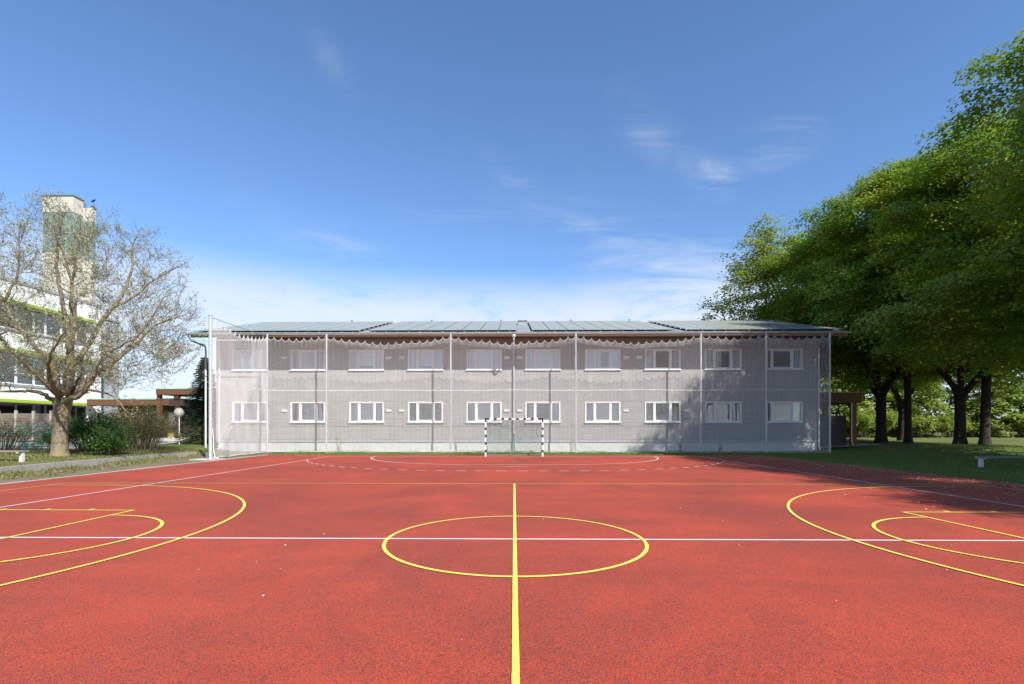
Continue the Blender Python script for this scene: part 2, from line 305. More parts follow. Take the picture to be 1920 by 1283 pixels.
M = dict(
    court=court_mat(), yellow=paint_mat('yellow_line_paint', (0.88, 0.72, 0.11), 0.45), white_line=paint_mat('white_line_paint', (0.80, 0.76, 0.74), 0.4),
    faded=paint_mat('faded_yellow_paint', (0.80, 0.52, 0.085), 0.5), faded_white=paint_mat('faded_white_paint', (0.86, 0.74, 0.68), 0.3),
    lawn=lawn_mat(), dirt=dirt_mat(), kerb=concrete_mat('old_concrete', (0.36, 0.34, 0.31), (0.27, 0.26, 0.235), (0.13, 0.12, 0.10)),
    paving=concrete_mat('pale_paving', (0.52, 0.50, 0.46), (0.44, 0.42, 0.39), (0.33, 0.31, 0.28)),
    plinth=concrete_mat('white_plinth_render', (0.62, 0.605, 0.585), (0.56, 0.545, 0.525), (0.42, 0.41, 0.385)),
    clad=clad_mat(), backing=plain('wall_backing', (0.20, 0.195, 0.19), scale=2), frame=plain('white_window_plastic', (0.82, 0.82, 0.82), (0.78, 0.78, 0.78), 3, 0.35),
    glass=glassmat('window_glass', wob=0.12), curtain=plain('white_curtain', (0.86, 0.88, 0.90), (0.76, 0.79, 0.82), 2.5, 0.9, stretch=(6, 1, 0.3)),
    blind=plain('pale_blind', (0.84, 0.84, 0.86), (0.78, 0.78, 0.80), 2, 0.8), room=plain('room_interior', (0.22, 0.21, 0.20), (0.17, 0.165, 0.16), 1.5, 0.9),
    zinc=plain('zinc_sheet', (0.62, 0.64, 0.64), (0.55, 0.57, 0.57), 3, 0.38, metal=0.65), galv=plain('galvanised_steel', (0.52, 0.535, 0.545), (0.44, 0.455, 0.465), 9, 0.45, metal=0.2),
    whitepipe=plain('white_pipe', (0.62, 0.63, 0.63), (0.54, 0.55, 0.55), 5, 0.4), soffit=wood_mat('orange_soffit_wood', (0.44, 0.215, 0.075), (0.33, 0.15, 0.05), 1),  # soffit orange deepened to stand in for light reflected under the eave
    rafter=wood_mat('pale_rafter_wood', (0.46, 0.27, 0.13), (0.36, 0.20, 0.09), 1), roofsheet=plain('grey_roof_sheet', (0.33, 0.34, 0.34), (0.27, 0.28, 0.28), 1.2, 0.5, metal=0.2),
    solar=solar_mat(), rail=plain('panel_edge_black', (0.03, 0.03, 0.035), rough=0.5), alu=plain('panel_clamp_alu', (0.6, 0.6, 0.6), rough=0.4, metal=0.5),
    net=plain('white_net_cord', (0.85, 0.84, 0.815), (0.81, 0.80, 0.78), 3, 0.8), black=plain('black_paint', (0.02, 0.02, 0.022), rough=0.5), goalwhite=plain('white_goal_paint', (0.82, 0.82, 0.80), (0.72, 0.72, 0.70), 8, 0.45),
    goalnet=plain('green_net_cord', (0.055, 0.17, 0.12), (0.04, 0.12, 0.09), 3, 0.8), white_wall=plain('white_render', (0.83, 0.83, 0.82), (0.80, 0.80, 0.79), 0.5, 0.9),
    greywall=plain('grey_render', (0.42, 0.43, 0.45), (0.36, 0.37, 0.39), 0.5, 0.9), lime=plain('lime_awning', (0.34, 0.46, 0.05), (0.30, 0.42, 0.045), 1.2, 0.5),
    darkglass=glassmat('dark_window_glass', 0.9, (0.55, 0.6, 0.62), wob=0.1), steel=plain('dark_window_frame', (0.16, 0.17, 0.18), rough=0.5), lintel=plain('grey_sill', (0.38, 0.40, 0.42), rough=0.5),
    towerwall=concrete_mat('cream_tower_concrete', (0.55, 0.52, 0.45), (0.51, 0.48, 0.41), (0.42, 0.39, 0.33)), teal_glass=plain('teal_tower_glass', (0.20, 0.27, 0.245), (0.16, 0.22, 0.205), 0.5, 0.15),
    brown=wood_mat('brown_beam_wood', (0.145, 0.066, 0.030), (0.095, 0.043, 0.02), 0), darkbrown=wood_mat('dark_brown_wood', (0.055, 0.030, 0.022), (0.035, 0.02, 0.016), 2),
    redwood=wood_mat('red_brown_wood', (0.22, 0.065, 0.030), (0.15, 0.045, 0.022), 2), mint=plain('mint_roof_edge', (0.30, 0.52, 0.40), rough=0.5), redroof=plain('red_brown_roof', (0.20, 0.055, 0.038), (0.15, 0.045, 0.03), 5, 0.8, stretch=(1, 4, 4)),
    door=plain('ochre_door', (0.34, 0.27, 0.07), (0.29, 0.23, 0.06), 2, 0.5), teal=plain('turquoise_paint', (0.055, 0.52, 0.43), (0.045, 0.46, 0.37), 4, 0.4),
    fencewood=wood_mat('weathered_fence_wood', (0.25, 0.20, 0.165), (0.15, 0.12, 0.10), 0), fencepost=wood_mat('pale_fence_post', (0.46, 0.41, 0.34), (0.36, 0.32, 0.26), 2),
    benchwood=wood_mat('weathered_bench_wood', (0.30, 0.25, 0.20), (0.20, 0.165, 0.135), 0), benchgrey=wood_mat('grey_bench_slat', (0.25, 0.25, 0.27), (0.17, 0.17, 0.19), 1), concrete_leg=plain('white_concrete_leg', (0.62, 0.61, 0.57), (0.50, 0.49, 0.46), 6, 0.85),
    globe=None, bird=plain('black_feathers', (0.015, 0.015, 0.02), rough=0.5),
    bark_dark=bark_mat('dark_maple_bark', (0.052, 0.040, 0.031), (0.028, 0.021, 0.017)), bark_pale=bark_mat('mossy_grey_bark', (0.29, 0.24, 0.175), (0.145, 0.115, 0.08), (0.26, 0.21, 0.085)),
    bark_twig=bark_mat('brown_twig_bark', (0.235, 0.185, 0.125), (0.15, 0.115, 0.078)),
    maple=leafmat('maple_leaf', (0.095, 0.195, 0.022), (0.205, 0.315, 0.038), (0.26, 0.315, 0.042), 0.44), young=leafmat('young_leaf', (0.17, 0.235, 0.035), (0.26, 0.31, 0.06), None, 0.42),
    wood_leaf=leafmat('woodland_leaf', (0.15, 0.23, 0.035), (0.25, 0.33, 0.06), (0.24, 0.26, 0.06), 0.45), bud=leafmat('silver_green_bud_leaf', (0.27, 0.30, 0.15), (0.40, 0.42, 0.26), None, 0.3, tint=(1, 1, 0.8)),
    bush=leafmat('bush_leaf', (0.045, 0.11, 0.02), (0.10, 0.19, 0.03), None, 0.35), drybush=leafmat('brown_green_bush_leaf', (0.16, 0.15, 0.05), (0.24, 0.17, 0.08), (0.12, 0.15, 0.035), 0.3),
    needle=leafmat('fir_needle', (0.028, 0.060, 0.036), (0.055, 0.09, 0.045), (0.10, 0.115, 0.04), 0.12), grass=leafmat('grass_blade', (0.10, 0.175, 0.03), (0.18, 0.235, 0.065), None, 0.35), drygrass=leafmat('dry_litter', (0.30, 0.22, 0.11), (0.16, 0.17, 0.05), None, 0.2),
    grass_pale=leafmat('pale_grass_blade', (0.17, 0.19, 0.06), (0.27, 0.25, 0.11), None, 0.35),
    petal=plain('fallen_blossom', (0.42, 0.30, 0.13), (0.52, 0.42, 0.24), 40, 0.9), whitepetal=plain('pale_petal', (0.70, 0.64, 0.55), (0.6, 0.5, 0.4), 40, 0.9),
)
def globe_mat():
    t = NT('clouded_globe_glass'); t.base((0.50, 0.48, 0.43)); t.set(Roughness=0.12, Alpha=0.62, Specular_IOR_Level=0.6); return t.m
M['globe'] = globe_mat()

# ------------------------------------------------------------------ ground, court, markings
def sstep(t): t = np.clip(t, 0, 1); return t * t * (3 - 2 * t)
def wall_x(y): return -16.95 - 0.105 * np.clip(np.asarray(y, float) - 16, -12, 10)
def gh(x, y):
    x = np.asarray(x, float); y = np.asarray(y, float)
    w = 0.10 + 3.5 * sstep((y - 28.2) / 4); d = wall_x(y) - 0.12 - x
    left = 0.22 * sstep(d / w) + sstep(d / 0.2) * (np.clip(d * 0.05, 0, 0.14) + 0.045 * np.clip(y - 34, 0, 8) * sstep((d - 4) / 4))
    right = 0.46 * sstep((x - 18.5) / 8) * sstep((y - 19) / 11)
    und = 0.02 * np.sin(x * 0.9 + 1) * np.sin(y * 0.7) * sstep((np.abs(x) - 17) / 3)
    return left + right + und
def ghf(x, y): return float(gh(x, y))
def build_ground():
    xs = np.concatenate([[-2500, -900, -400, -200, -120, -80], np.arange(-60, -24, 2.0), np.arange(-24, -17.6, 0.8), [-17.5, -17.3, -17.15, -17.1, -17.05, -17.0, -16.95, -16.8, -16.4, -15.5, -14.6], np.arange(-13, 15, 4.0),
                         np.arange(15, 45, 1.0), [48, 55, 65, 80, 120, 200, 400, 900, 2500]])
    ys = np.concatenate([[-2500, -800, -200, -60, -30], np.arange(-14, 50, 1.0), [53, 58, 64, 72, 85, 110, 160, 300, 700, 1500, 2800]])
    X, Y = np.meshgrid(xs, ys, indexing='ij'); sh = (wall_x(Y) + 16.95) * np.clip((X + 24) / 6.4, 0, 1) * np.clip((-14.6 - X) / 2.2, 0, 1); X = X + sh
    Z = gh(X, Y) - 0.012
    v = np.stack([X, Y, Z], -1).reshape(-1, 3); n, m = len(xs), len(ys); i, j = np.meshgrid(np.arange(n - 1), np.arange(m - 1), indexing='ij')
    f = np.stack([i * m + j, (i + 1) * m + j, (i + 1) * m + j + 1, i * m + j + 1], -1).reshape(-1, 4)
    me = np_mesh('ground', v, f, M['lawn']); me.polygons.foreach_set('use_smooth', np.ones(len(f), bool))
    tag(link('ground', me, None), kind='structure')
build_ground()
CX0, CX1, CY0, CY1 = -14.08, 14.08, -16.0, 28.42
def edge_sheet(name, mat, outline, z):
    b = MB(); b.poly([(x, y, z) for x, y in outline]); return tag(b.build(name, mat), kind='structure')
b = MB(); b.box(CX0, CX1, CY0, CY1, -0.3, 0.002); tag(b.build('sports_court', M['court']), kind='structure')
# dry dirt strip between court and the low concrete wall
ol = [(CX0 - 0.10, y) for y in np.arange(-16, 30.1, 2)] + [(float(wall_x(y)) + 0.02, y) for y in np.arange(30, -16.1, -2)]
edge_sheet('dirt_path', M['dirt'], ol, -0.003)
b = MB()
for k in range(22):
    y0 = -16 + 2.02 * k; b.box(CX0 - 0.09, CX0 - 0.002, y0, y0 + 2.0, -0.3, 0.012 + 0.004 * (k % 3))
tag(b.build('court_edging_kerb', M['paving']), kind='structure')
b = MB(); b.poly([(x, y, 0.0005) for x, y in ((-14.6, 28.44), (-20, 28.44), (-20, 32.75), (-15.2, 32.75))]); tag(b.build('gravel_path', M['dirt']), kind='structure')

def ribbon(mb, pts, w, z, seed=0):
    """flat painted line along pts (2-D), slightly uneven edges"""
    r = random.Random(seed); P = []
    for a, c in zip(pts[:-1], pts[1:]):
        a = Vector(a); c = Vector(c); n = max(1, min(400, int((c - a).length / 0.06)))
        P += [a + (c - a) * (i / n) for i in range(n)]
    P.append(Vector(pts[-1])); bi = len(mb.v)
    for i, p in enumerate(P):
        d = (P[min(i + 1, len(P) - 1)] - P[max(i - 1, 0)]).normalized(); nn = Vector((-d.y, d.x))
        for s in (1, -1):
            q = p + nn * s * (w / 2 + r.uniform(-0.0013, 0.0013)); mb.v.append((q.x, q.y, z))
    for i in range(len(P) - 1): mb.face(bi + 2 * i, bi + 2 * i + 1, bi + 2 * i + 3, bi + 2 * i + 2)
def arc(cx, cy, r, a0, a1, n=64): return [(cx + r * math.cos(R(a0 + (a1 - a0) * i / n)), cy + r * math.sin(R(a0 + (a1 - a0) * i / n))) for i in range(n + 1)]
YB, YG = 6.975, 26.98
def marking(name, mat, lines, z):
    b = MB()
    for i, (pts, w) in enumerate(lines): ribbon(b, pts, w, z + .00025 * (i % 9), i)
    tag(b.build(name, M[mat]), kind='structure')
hb = [([(-10.03, -13), (-10.03, YG)], 0.05), ([(10.03, -13), (10.03, YG)], 0.05), ([(-10.0, YB), (10.0, YB)], 0.05)]
marking('handball_court_line', 'white_line', hb, 0.006)
six = arc(-1.5, YG, 6, 180, 270) + arc(1.5, YG, 6, 270, 360)
d9 = arc(-1.5, YG, 9, 199, 270, 90) + arc(1.5, YG, 9, 270, 341, 90); acc = 0; dash = []; seg = []
for a, c in zip(d9[:-1], d9[1:]):
    L_ = math.dist(a, c); n = max(1, int(L_ / 0.05))
    for i in range(n):
        p = (a[0] + (c[0] - a[0]) * i / n, a[1] + (c[1] - a[1]) * i / n)
        if acc % 0.75 < 0.43: seg.append(p)
        elif len(seg) > 1: dash.append((seg, 0.06)); seg = []
        else: seg = []
        acc += L_ / n
marking('handball_area_line', 'faded_white', [([(-10.0, YG), (10.0, YG)], 0.06), (six, 0.06), ([(-0.5, YG - 7), (0.5, YG - 7)], 0.05), ([(-0.08, YG - 4), (0.08, YG - 4)], 0.05)] + dash, 0.006)
bk = [([(0.01, 13.82), (0.01, -6)], 0.05), (arc(0.01, YB, 1.775, 0, 360, 120), 0.05)]
for s in (-1, 1):
    bk += [([(s * 12.6, 9.28), (s * 7.12, 9.28)], 0.05), ([(s * 12.6, 4.67), (s * 7.12, 4.67)], 0.05), ([(s * 7.145, 9.28), (s * 7.145, 4.67)], 0.05)]
    bk += [(arc(s * 7.14, YB, 1.775, -90, 90, 60) if s < 0 else arc(s * 7.14, YB, 1.775, 90, 270, 60), 0.05)]
    bk += [(arc(s * 11.02, YB, 6.35, -90, 90, 120) if s < 0 else arc(s * 11.02, YB, 6.35, 90, 270, 120), 0.05)]
    bk += [([(s * x, 9.28), (s * x, 9.42)], 0.06) for x in (8.0, 8.85, 9.7, 10.6)]
marking('basketball_court_line', 'yellow', bk, 0.0108)
fb = [([(-12.6, 13.84), (12.6, 13.84)], 0.05), ([(-12.6, 0.1), (12.6, 0.1)], 0.05)]
for s in (-1, 1): fb += [([(s * 12.6, 13.84), (s * 12.6, 0.1)], 0.05), ([(s * 12.6, 13.325), (s * 11.02, 13.325)], 0.05)]
marking('basketball_boundary_line', 'faded', fb, 0.0085)

# ------------------------------------------------------------------ the grey two-storey building
BY, BX0, BX1 = 32.8, -19.72, 19.82
WX = [(-18.63, -16.28), (-14.76, -12.46), (-10.86, -8.57), (-6.98, -4.68), (-3.12, -0.82), (0.74, 3.04), (4.65, 6.95), (8.54, 10.87), (12.46, 14.81), (16.42, 18.76)]
WZ = [(1.93, 3.27), (5.37, 6.70)]
house = thing('grey_accommodation_block', (0, 40.5, 0), 'long two-storey grey boarded block with solar roof behind the white ball net', 'building')
def annex():
    b = MB(); y0, y1 = BY + 0.03, BY + 0.26
    for z0, z1 in ((0.60, WZ[0][0]), (WZ[0][1], WZ[1][0]), (WZ[1][1], 7.55)): b.box(BX0 + 0.03, BX1 - 0.03, y0, y1, z0, z1)
    for z0, z1 in WZ:
        e = [BX0 + 0.03] + [q for w in WX for q in w] + [BX1 - 0.03]
        for i in range(0, len(e), 2): b.box(e[i], e[i + 1], y0, y1, z0, z1)
    b.box(BX0 + 0.03, BX0 + 0.28, y1, 48.1, 0.60, 7.55); b.box(BX1 - 0.28, BX1 - 0.03, y1, 48.1, 0.60, 7.55); b.box(BX0 + 0.28, BX1 - 0.28, 47.9, 48.1, 0.60, 7.55)
    for X in (BX0 + 0.03, BX1 - 0.03):                                  # gables
        s = 0.22 if X < 0 else -0.22
        b.add([(X, BY + 0.3, 7.55), (X, 48.1, 7.55), (X, 40.5, 9.6), (X + s, BY + 0.3, 7.55), (X + s, 48.1, 7.55), (X + s, 40.5, 9.6)], [(0, 1, 2), (5, 4, 3), (0, 2, 5, 3), (1, 4, 5, 2)])
    b.build('wall', M['backing'], house)
    # boarding: upright boards in the spandrels, level boards between the windows
    c = MB(); p = 0.0883
    def upright(z0, z1):
        x = BX0
        while x < BX1 - 0.03:
            c.box(x, min(x + p - 0.011, BX1), BY, BY + 0.028, z0, z1); x += p
    upright(0.78, WZ[0][0] - 0.03); upright(WZ[0][1] + 0.02, WZ[1][0] - 0.03); upright(WZ[1][1] + 0.02, 7.4)
    for z0, z1 in WZ:
        e = [BX0] + [q for w in WX for q in (w[0] - 0.012, w[1] + 0.012)] + [BX1]
        for i in range(0, len(e), 2):
            z = z0 - 0.018
            while z < z1 - 0.01:
                c.box(e[i], e[i + 1], BY, BY + 0.028, z, min(z + p - 0.011, z1 + 0.008)); z += p
    for X, s in ((BX0, 1), (BX1, -1)):                                   # end walls
        y = BY + 0.04
        while y < 48.0:
            t_ = 1 - abs(y + p / 2 - 40.5) / 7.6; c.box(min(X, X + s * 0.028), max(X, X + s * 0.028), y, y + p - 0.011, 0.78, 7.5 + 2.0 * max(0, t_)); y += p
    c.build('cladding', M['clad'], house)
    b = MB(); b.box(BX0 + 0.02, BX1 - 0.02, BY + 0.012, BY + 0.029, 0.60, 0.765); b.build('base_flashing', M['lintel'], house)
    b = MB(); b.box(BX0 + 0.08, BX1 - 0.08, BY + 0.06, 48.0, -0.3, 0.597); b.build('plinth', M['plinth'], house)
    states = ['cbc cbc cbc cbc cbc cbc chc cdc chc ddc'.split(), None]
    lower = 'ccc ccc cbc ddd hbc hdc cbc ddd ddd ddc'.split()
    rr = random.Random(3)
    for fl in (0, 1):
        z0, z1 = WZ[fl]
        for i, (x0, x1) in enumerate(WX):
            st = (lower if fl == 0 else states[0])[i]
            f = MB(); yF = BY - 0.035; t = 0.085
            # surround, jambs deep, two mullions; centre sash set a little proud
            f.box(x0, x1, yF, BY + 0.12, z1 - t, z1); f.box(x0, x1, yF, BY + 0.12, z0, z0 + t)
            f.box(x0, x0 + t, yF, BY + 0.12, z0 + t, z1 - t); f.box(x1 - t, x1, yF, BY + 0.12, z0 + t, z1 - t)
            w = x1 - x0; m1 = x0 + 0.265 * w; m2 = x1 - 0.265 * w
            if i == 9: m1, m2 = x0 + 0.16 * w, x1 - 0.27 * w
            for mx in (m1, m2): f.box(mx - 0.055, mx + 0.055, yF + 0.025, BY + 0.12, z0 + t, z1 - t)
            o = f.build('window', M['frame'], house)
            g = MB(); g.box(x0 - 0.045, x1 + 0.045, BY - 0.11, BY + 0.02, z0 - 0.06, z0 - 0.012); g.build('sill', M['frame'], o)
            s = MB(); yS = BY + 0.02; tilt = 0.05 if (fl == 1 and i in (1, 9)) or (fl == 0 and i == 0) else 0.0
            a0, a1, b0, b1 = m1 + 0.055, m2 - 0.055, z0 + t, z1 - t; k = 0.06
            def q(x0_, x1_, zz0, zz1):
                yy = lambda z: tilt * (z - b0) / (b1 - b0)
                s.add([(x0_, yS + yy(zz0), zz0), (x1_, yS + yy(zz0), zz0), (x1_, yS + 0.07 + yy(zz0), zz0), (x0_, yS + 0.07 + yy(zz0), zz0),
                       (x0_, yS + yy(zz1), zz1), (x1_, yS + yy(zz1), zz1), (x1_, yS + 0.07 + yy(zz1), zz1), (x0_, yS + 0.07 + yy(zz1), zz1)], [(3, 2, 1, 0), (4, 5, 6, 7), (0, 1, 5, 4), (1, 2, 6, 5), (2, 3, 7, 6), (3, 0, 4, 7)])
            q(a0 + .004, a1 - .004, b1 - k, b1 - .004); q(a0 + .004, a1 - .004, b0 + .004, b0 + k); q(a0 + .004, a0 + k, b0 + k, b1 - k); q(a1 - k, a1 - .004, b0 + k, b1 - k)
            s.build('sash', M['frame'], o)
            g = MB(); yg = BY + 0.07
            g.poly([(x0 + t, yg, b0), (m1 - .055, yg, b0), (m1 - .055, yg, b1), (x0 + t, yg, b1)]); g.poly([(m2 + .055, yg, b0), (x1 - t, yg, b0), (x1 - t, yg, b1), (m2 + .055, yg, b1)])
            dy0, dy1 = tilt * k / (b1 - b0), tilt * (1 - k / (b1 - b0))
            g.poly([(a0 + k, yS + .03 + dy0, b0 + k), (a1 - k, yS + .03 + dy0, b0 + k), (a1 - k, yS + .03 + dy1, b1 - k), (a0 + k, yS + .03 + dy1, b1 - k)])
            g.build('pane', M['glass'], o)
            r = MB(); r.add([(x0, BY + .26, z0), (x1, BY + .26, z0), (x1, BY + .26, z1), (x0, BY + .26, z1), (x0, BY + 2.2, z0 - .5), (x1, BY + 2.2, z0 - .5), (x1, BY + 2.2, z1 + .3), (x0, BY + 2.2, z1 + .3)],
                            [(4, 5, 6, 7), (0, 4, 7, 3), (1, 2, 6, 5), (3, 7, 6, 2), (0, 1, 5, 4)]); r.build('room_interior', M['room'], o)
            cms = []; bm_ = MB()
            for j, (p0, p1) in enumerate(((x0 + .03, m1), (m1, m2), (m2, x1 - .03))):
                ch = st[j]
                if ch == 'c' or (ch == 'h'):
                    if ch == 'h':
                        if j == 1: p1 = p0 + 0.45 * (p1 - p0)
                        else: p0, p1 = (p0 + .25 * (p1 - p0), p1 - .1 * (p1 - p0))
                    n = 26; yc = BY + 0.20; cm = MB(); cms.append(cm)
                    for e in range(n):
                        u0, u1 = p0 + (p1 - p0) * e / n, p0 + (p1 - p0) * (e + 1) / n
                        w0, w1 = 0.025 * math.sin(u0 * 42 + i), 0.035 * math.sin(u1 * 42 + i)
                        cm.poly([(u0, yc + w0, z0 - .1), (u1, yc + w1, z0 - .1), (u1, yc + w1 * .6, z1 + .1), (u0, yc + w0 * .6, z1 + .1)])
                elif ch == 'b':
                    zb = z0 - .05 if rr.random() < .8 else z0 + .25
                    bm_.box(p0, p1, BY + .145, BY + .152, zb, z1 - 0.05 - 0.06 * rr.random())
            for cq in cms: cq.build('curtain', M['curtain'], o)
            if bm_.f: bm_.build('blind', M['blind'], o)
    vents = [(-15.17, 6.17), (-8.27, 6.16), (-7.40, 6.16), (-0.49, 6.15), (0.38, 6.15), (7.32, 6.15), (8.18, 6.15), (15.2, 6.12), (16.08, 6.12), (-15.15, 2.68), (-8.25, 2.68), (-7.41, 2.68), (-0.49, 2.68), (0.37, 2.68), (7.32, 2.68), (11.25, 2.68), (15.2, 2.62)]
    for x, z in vents:
        v = MB(); v.box(x - .17, x + .17, BY - .07, BY + .01, z - .065, z + .065); v.box(x - .19, x + .19, BY - .085, BY - .002, z + .0655, z + .078)
        for k in range(3): v.box(x - .15, x + .15, BY - .078, BY - .0705, z - .05 + k * .035, z - .03 + k * .035)
        v.build('vent', M['frame'] if x < 15 else M['lintel'], house)
    # roof: sheet, rafters, soffit, gutter, panels
    E0, E1, RX, RY, RZ, EZ = -20.2, 20.4, 20.6, 40.5, 10.02, 7.42
    sl = (RZ - EZ) / (RY - 31.0)
    b = MB()
    for sgn in (1, -1):
        ye = RY - sgn * (RY - 31.0)
        b.add([(-20.4, ye, EZ), (20.6, ye, EZ), (20.6, RY, RZ), (-20.4, RY, RZ), (-20.4, ye, EZ + .06), (20.6, ye, EZ + .06), (20.6, RY, RZ + .06), (-20.4, RY, RZ + .06)],
              [(3, 2, 1, 0), (4, 5, 6, 7), (0, 1, 5, 4), (1, 2, 6, 5), (2, 3, 7, 6), (3, 0, 4, 7)] if sgn > 0 else [(0, 1, 2, 3), (7, 6, 5, 4), (4, 5, 1, 0), (5, 6, 2, 1), (6, 7, 3, 2), (7, 4, 0, 3)])
    for k in range(int(40.8 / 0.2)):                                        # corrugation ribs at the eave
        x = -20.35 + k * 0.2; b.beam((x, 31.03, EZ + .066 + .03 * sl), (x, 31.6, EZ + .066 + .6 * sl), .06, .035)
    rf = b.build('roof', M['roofsheet'], house)
    b = MB(); b.add([(-20.35, 31.03, EZ - .012), (20.55, 31.03, EZ - .012), (20.55, BY + .1, EZ - .012 + sl * (BY - 30.9)), (-20.35, BY + .1, EZ - .012 + sl * (BY - 30.9))], [(3, 2, 1, 0)])
    b.build('soffit', M['soffit'], rf)
    for k in range(43):
        x = -20.0 + k * 0.94 + (0.001 if k else 0); q = MB(); z = EZ - 0.016; y1 = BY + .02
        q.add([(x + dx, y, zz) for dx in (-.05, .05) for y, zz in ((31.12, z + .0), (31.12, z - .10), (31.2, z - .15), (y1, z - .16 + sl * (y1 - 31.1)), (y1, z + sl * (y1 - 31.1)))],
              [(0, 1, 2, 3, 4), (9, 8, 7, 6, 5), (0, 5, 6, 1), (1, 6, 7, 2), (2, 7, 8, 3), (3, 8, 9, 4)]); q.build('rafter', M['rafter'], rf)
    b = MB(); b.prism_x([(31.06, EZ - .01), (31.06, EZ - .20), (31.09, EZ - .20), (31.09, EZ - .01)], -20.3, 20.5); b.build('fascia', M['soffit'], rf)
    b = MB(); pr = [(30.97 + .085 * math.cos(a), EZ + .02 + .085 * math.sin(a) - .02) for a in [math.pi + math.pi * i / 8 for i in range(9)]]; pr += [(y * .985 + 30.97 * .015, z + .002) for y, z in pr[::-1]]
    b.prism_x(pr, -20.5, 20.7); b.tube([(-20.5, 30.88, EZ + .012), (20.7, 30.88, EZ + .012)], .016, 6)
    for k in range(43): b.box(-20 + k * .94 - .012, -20 + k * .94 + .012, 30.872, 31.0, EZ - .1, EZ - .094)
    b.build('gutter', M['zinc'], house)
    dn = MB(); 
    dn.lathe((-0.02, 30.97, EZ - .42), [(.055, 0), (.055, .12), (.13, .2), (.13, .34)], 12); dn.tube([(-.02, 30.97, EZ - .36), (-.02, 31.1, EZ - .62), (-.02, 32.55, EZ - .95), (-.02, 32.68, EZ - 1.15), (-.02, 32.68, .02)], .052, 10)
    for z in (1.5, 3.6, 5.2): dn.box(-.08, .04, 32.62, 32.83, z, z + .03)
    dn.build('downpipe', M['galv'], house)
    for x in (BX0 + .25, BX1 - .05):
        d = MB(); d.tube([(x, 32.72, 6.75), (x, 32.72, .35), (x, 32.6, .12)], .05, 10); d.build('downpipe', M['whitepipe'], house)
    d = MB(); d.tube([(-20.42, 30.97, EZ - .05), (-20.42, 31.2, EZ - .32), (-20.42, 32.75, EZ - .5), (-20.42, 32.8, EZ - .8), (-20.42, 32.8, .1)], .06, 10); d.build('downpipe', M['whitepipe'], house)
    # solar panels, one column up the slope per part
    off = 0.14
    def P(x, s, h): 
        n = Vector((0, -sl, 1)).normalized(); u = Vector((0, 1, sl)).normalized(); return Vector((x, 31.05, EZ + .06)) + u * s + n * h
    Ltot = math.hypot(RY - 31.05, RZ - EZ)
    for x0, x1 in ((-20.25, -9.75), (-9.1, 0.18), (1.1, 10.05), (10.75, 20.45)):
        n = round((x1 - x0) / 1.14); w = (x1 - x0) / n
        for k in range(n):
            q = MB(); xa, xb = x0 + k * w + .022, x0 + (k + 1) * w - .022; rows = 6; Ls = (Ltot - .3) / rows
            for j in range(rows):
                s0, s1 = .16 + j * Ls + .008, .16 + (j + 1) * Ls - .008
                vs = [P(xa, s0, off), P(xb, s0, off), P(xb, s1, off), P(xa, s1, off), P(xa, s0, off - .04), P(xb, s0, off - .04), P(xb, s1, off - .04), P(xa, s1, off - .04)]
                q.m = 0; q.add(vs[:4], [(0, 1, 2, 3)]); q.m = 1; q.add(vs, [(7, 6, 5, 4), (4, 5, 1, 0), (5, 6, 2, 1), (6, 7, 3, 2), (7, 4, 0, 3)])
            q.build('solar_panel', [M['solar'], M['rail']], house)
    q = MB()
    for k in range(58): 
        x = -20 + k * .705; q.box(x - .02, x + .02, 31.2, 31.26, EZ + .09, EZ + .17)
    for x in (-9.72, 10.72):
        for k in range(9):
            a = P(x, .3 + k * 1.1, .09); q.box(a.x - .035, a.x + .035, a.y - .05, a.y + .05, a.z - .02, a.z + .03)
    q.build('panel_rail', M['alu'], house)
    q = MB(); a = P(.62, 7.4, 0); q.box(.30, .95, a.y - .35, a.y + .35, a.z - .1, a.z + .2); q.m = 1; q.box(.26, 1.0, a.y - .4, a.y + .4, a.z + .2005, a.z + .25); q.build('roof_hatch', [M['roofsheet'], M['steel']], house)
    for x in (-13.2, -6.7, -1.05, 4.6, 9.3):
        q = MB(); q.tube([(x, RY, RZ + .1), (x, RY, RZ + .24)], .025, 6); q.box(x - .09, x + .09, RY - .05, RY + .05, RZ + .2405, RZ + .28); q.build('roof_vent', M['steel'], house)
annex()

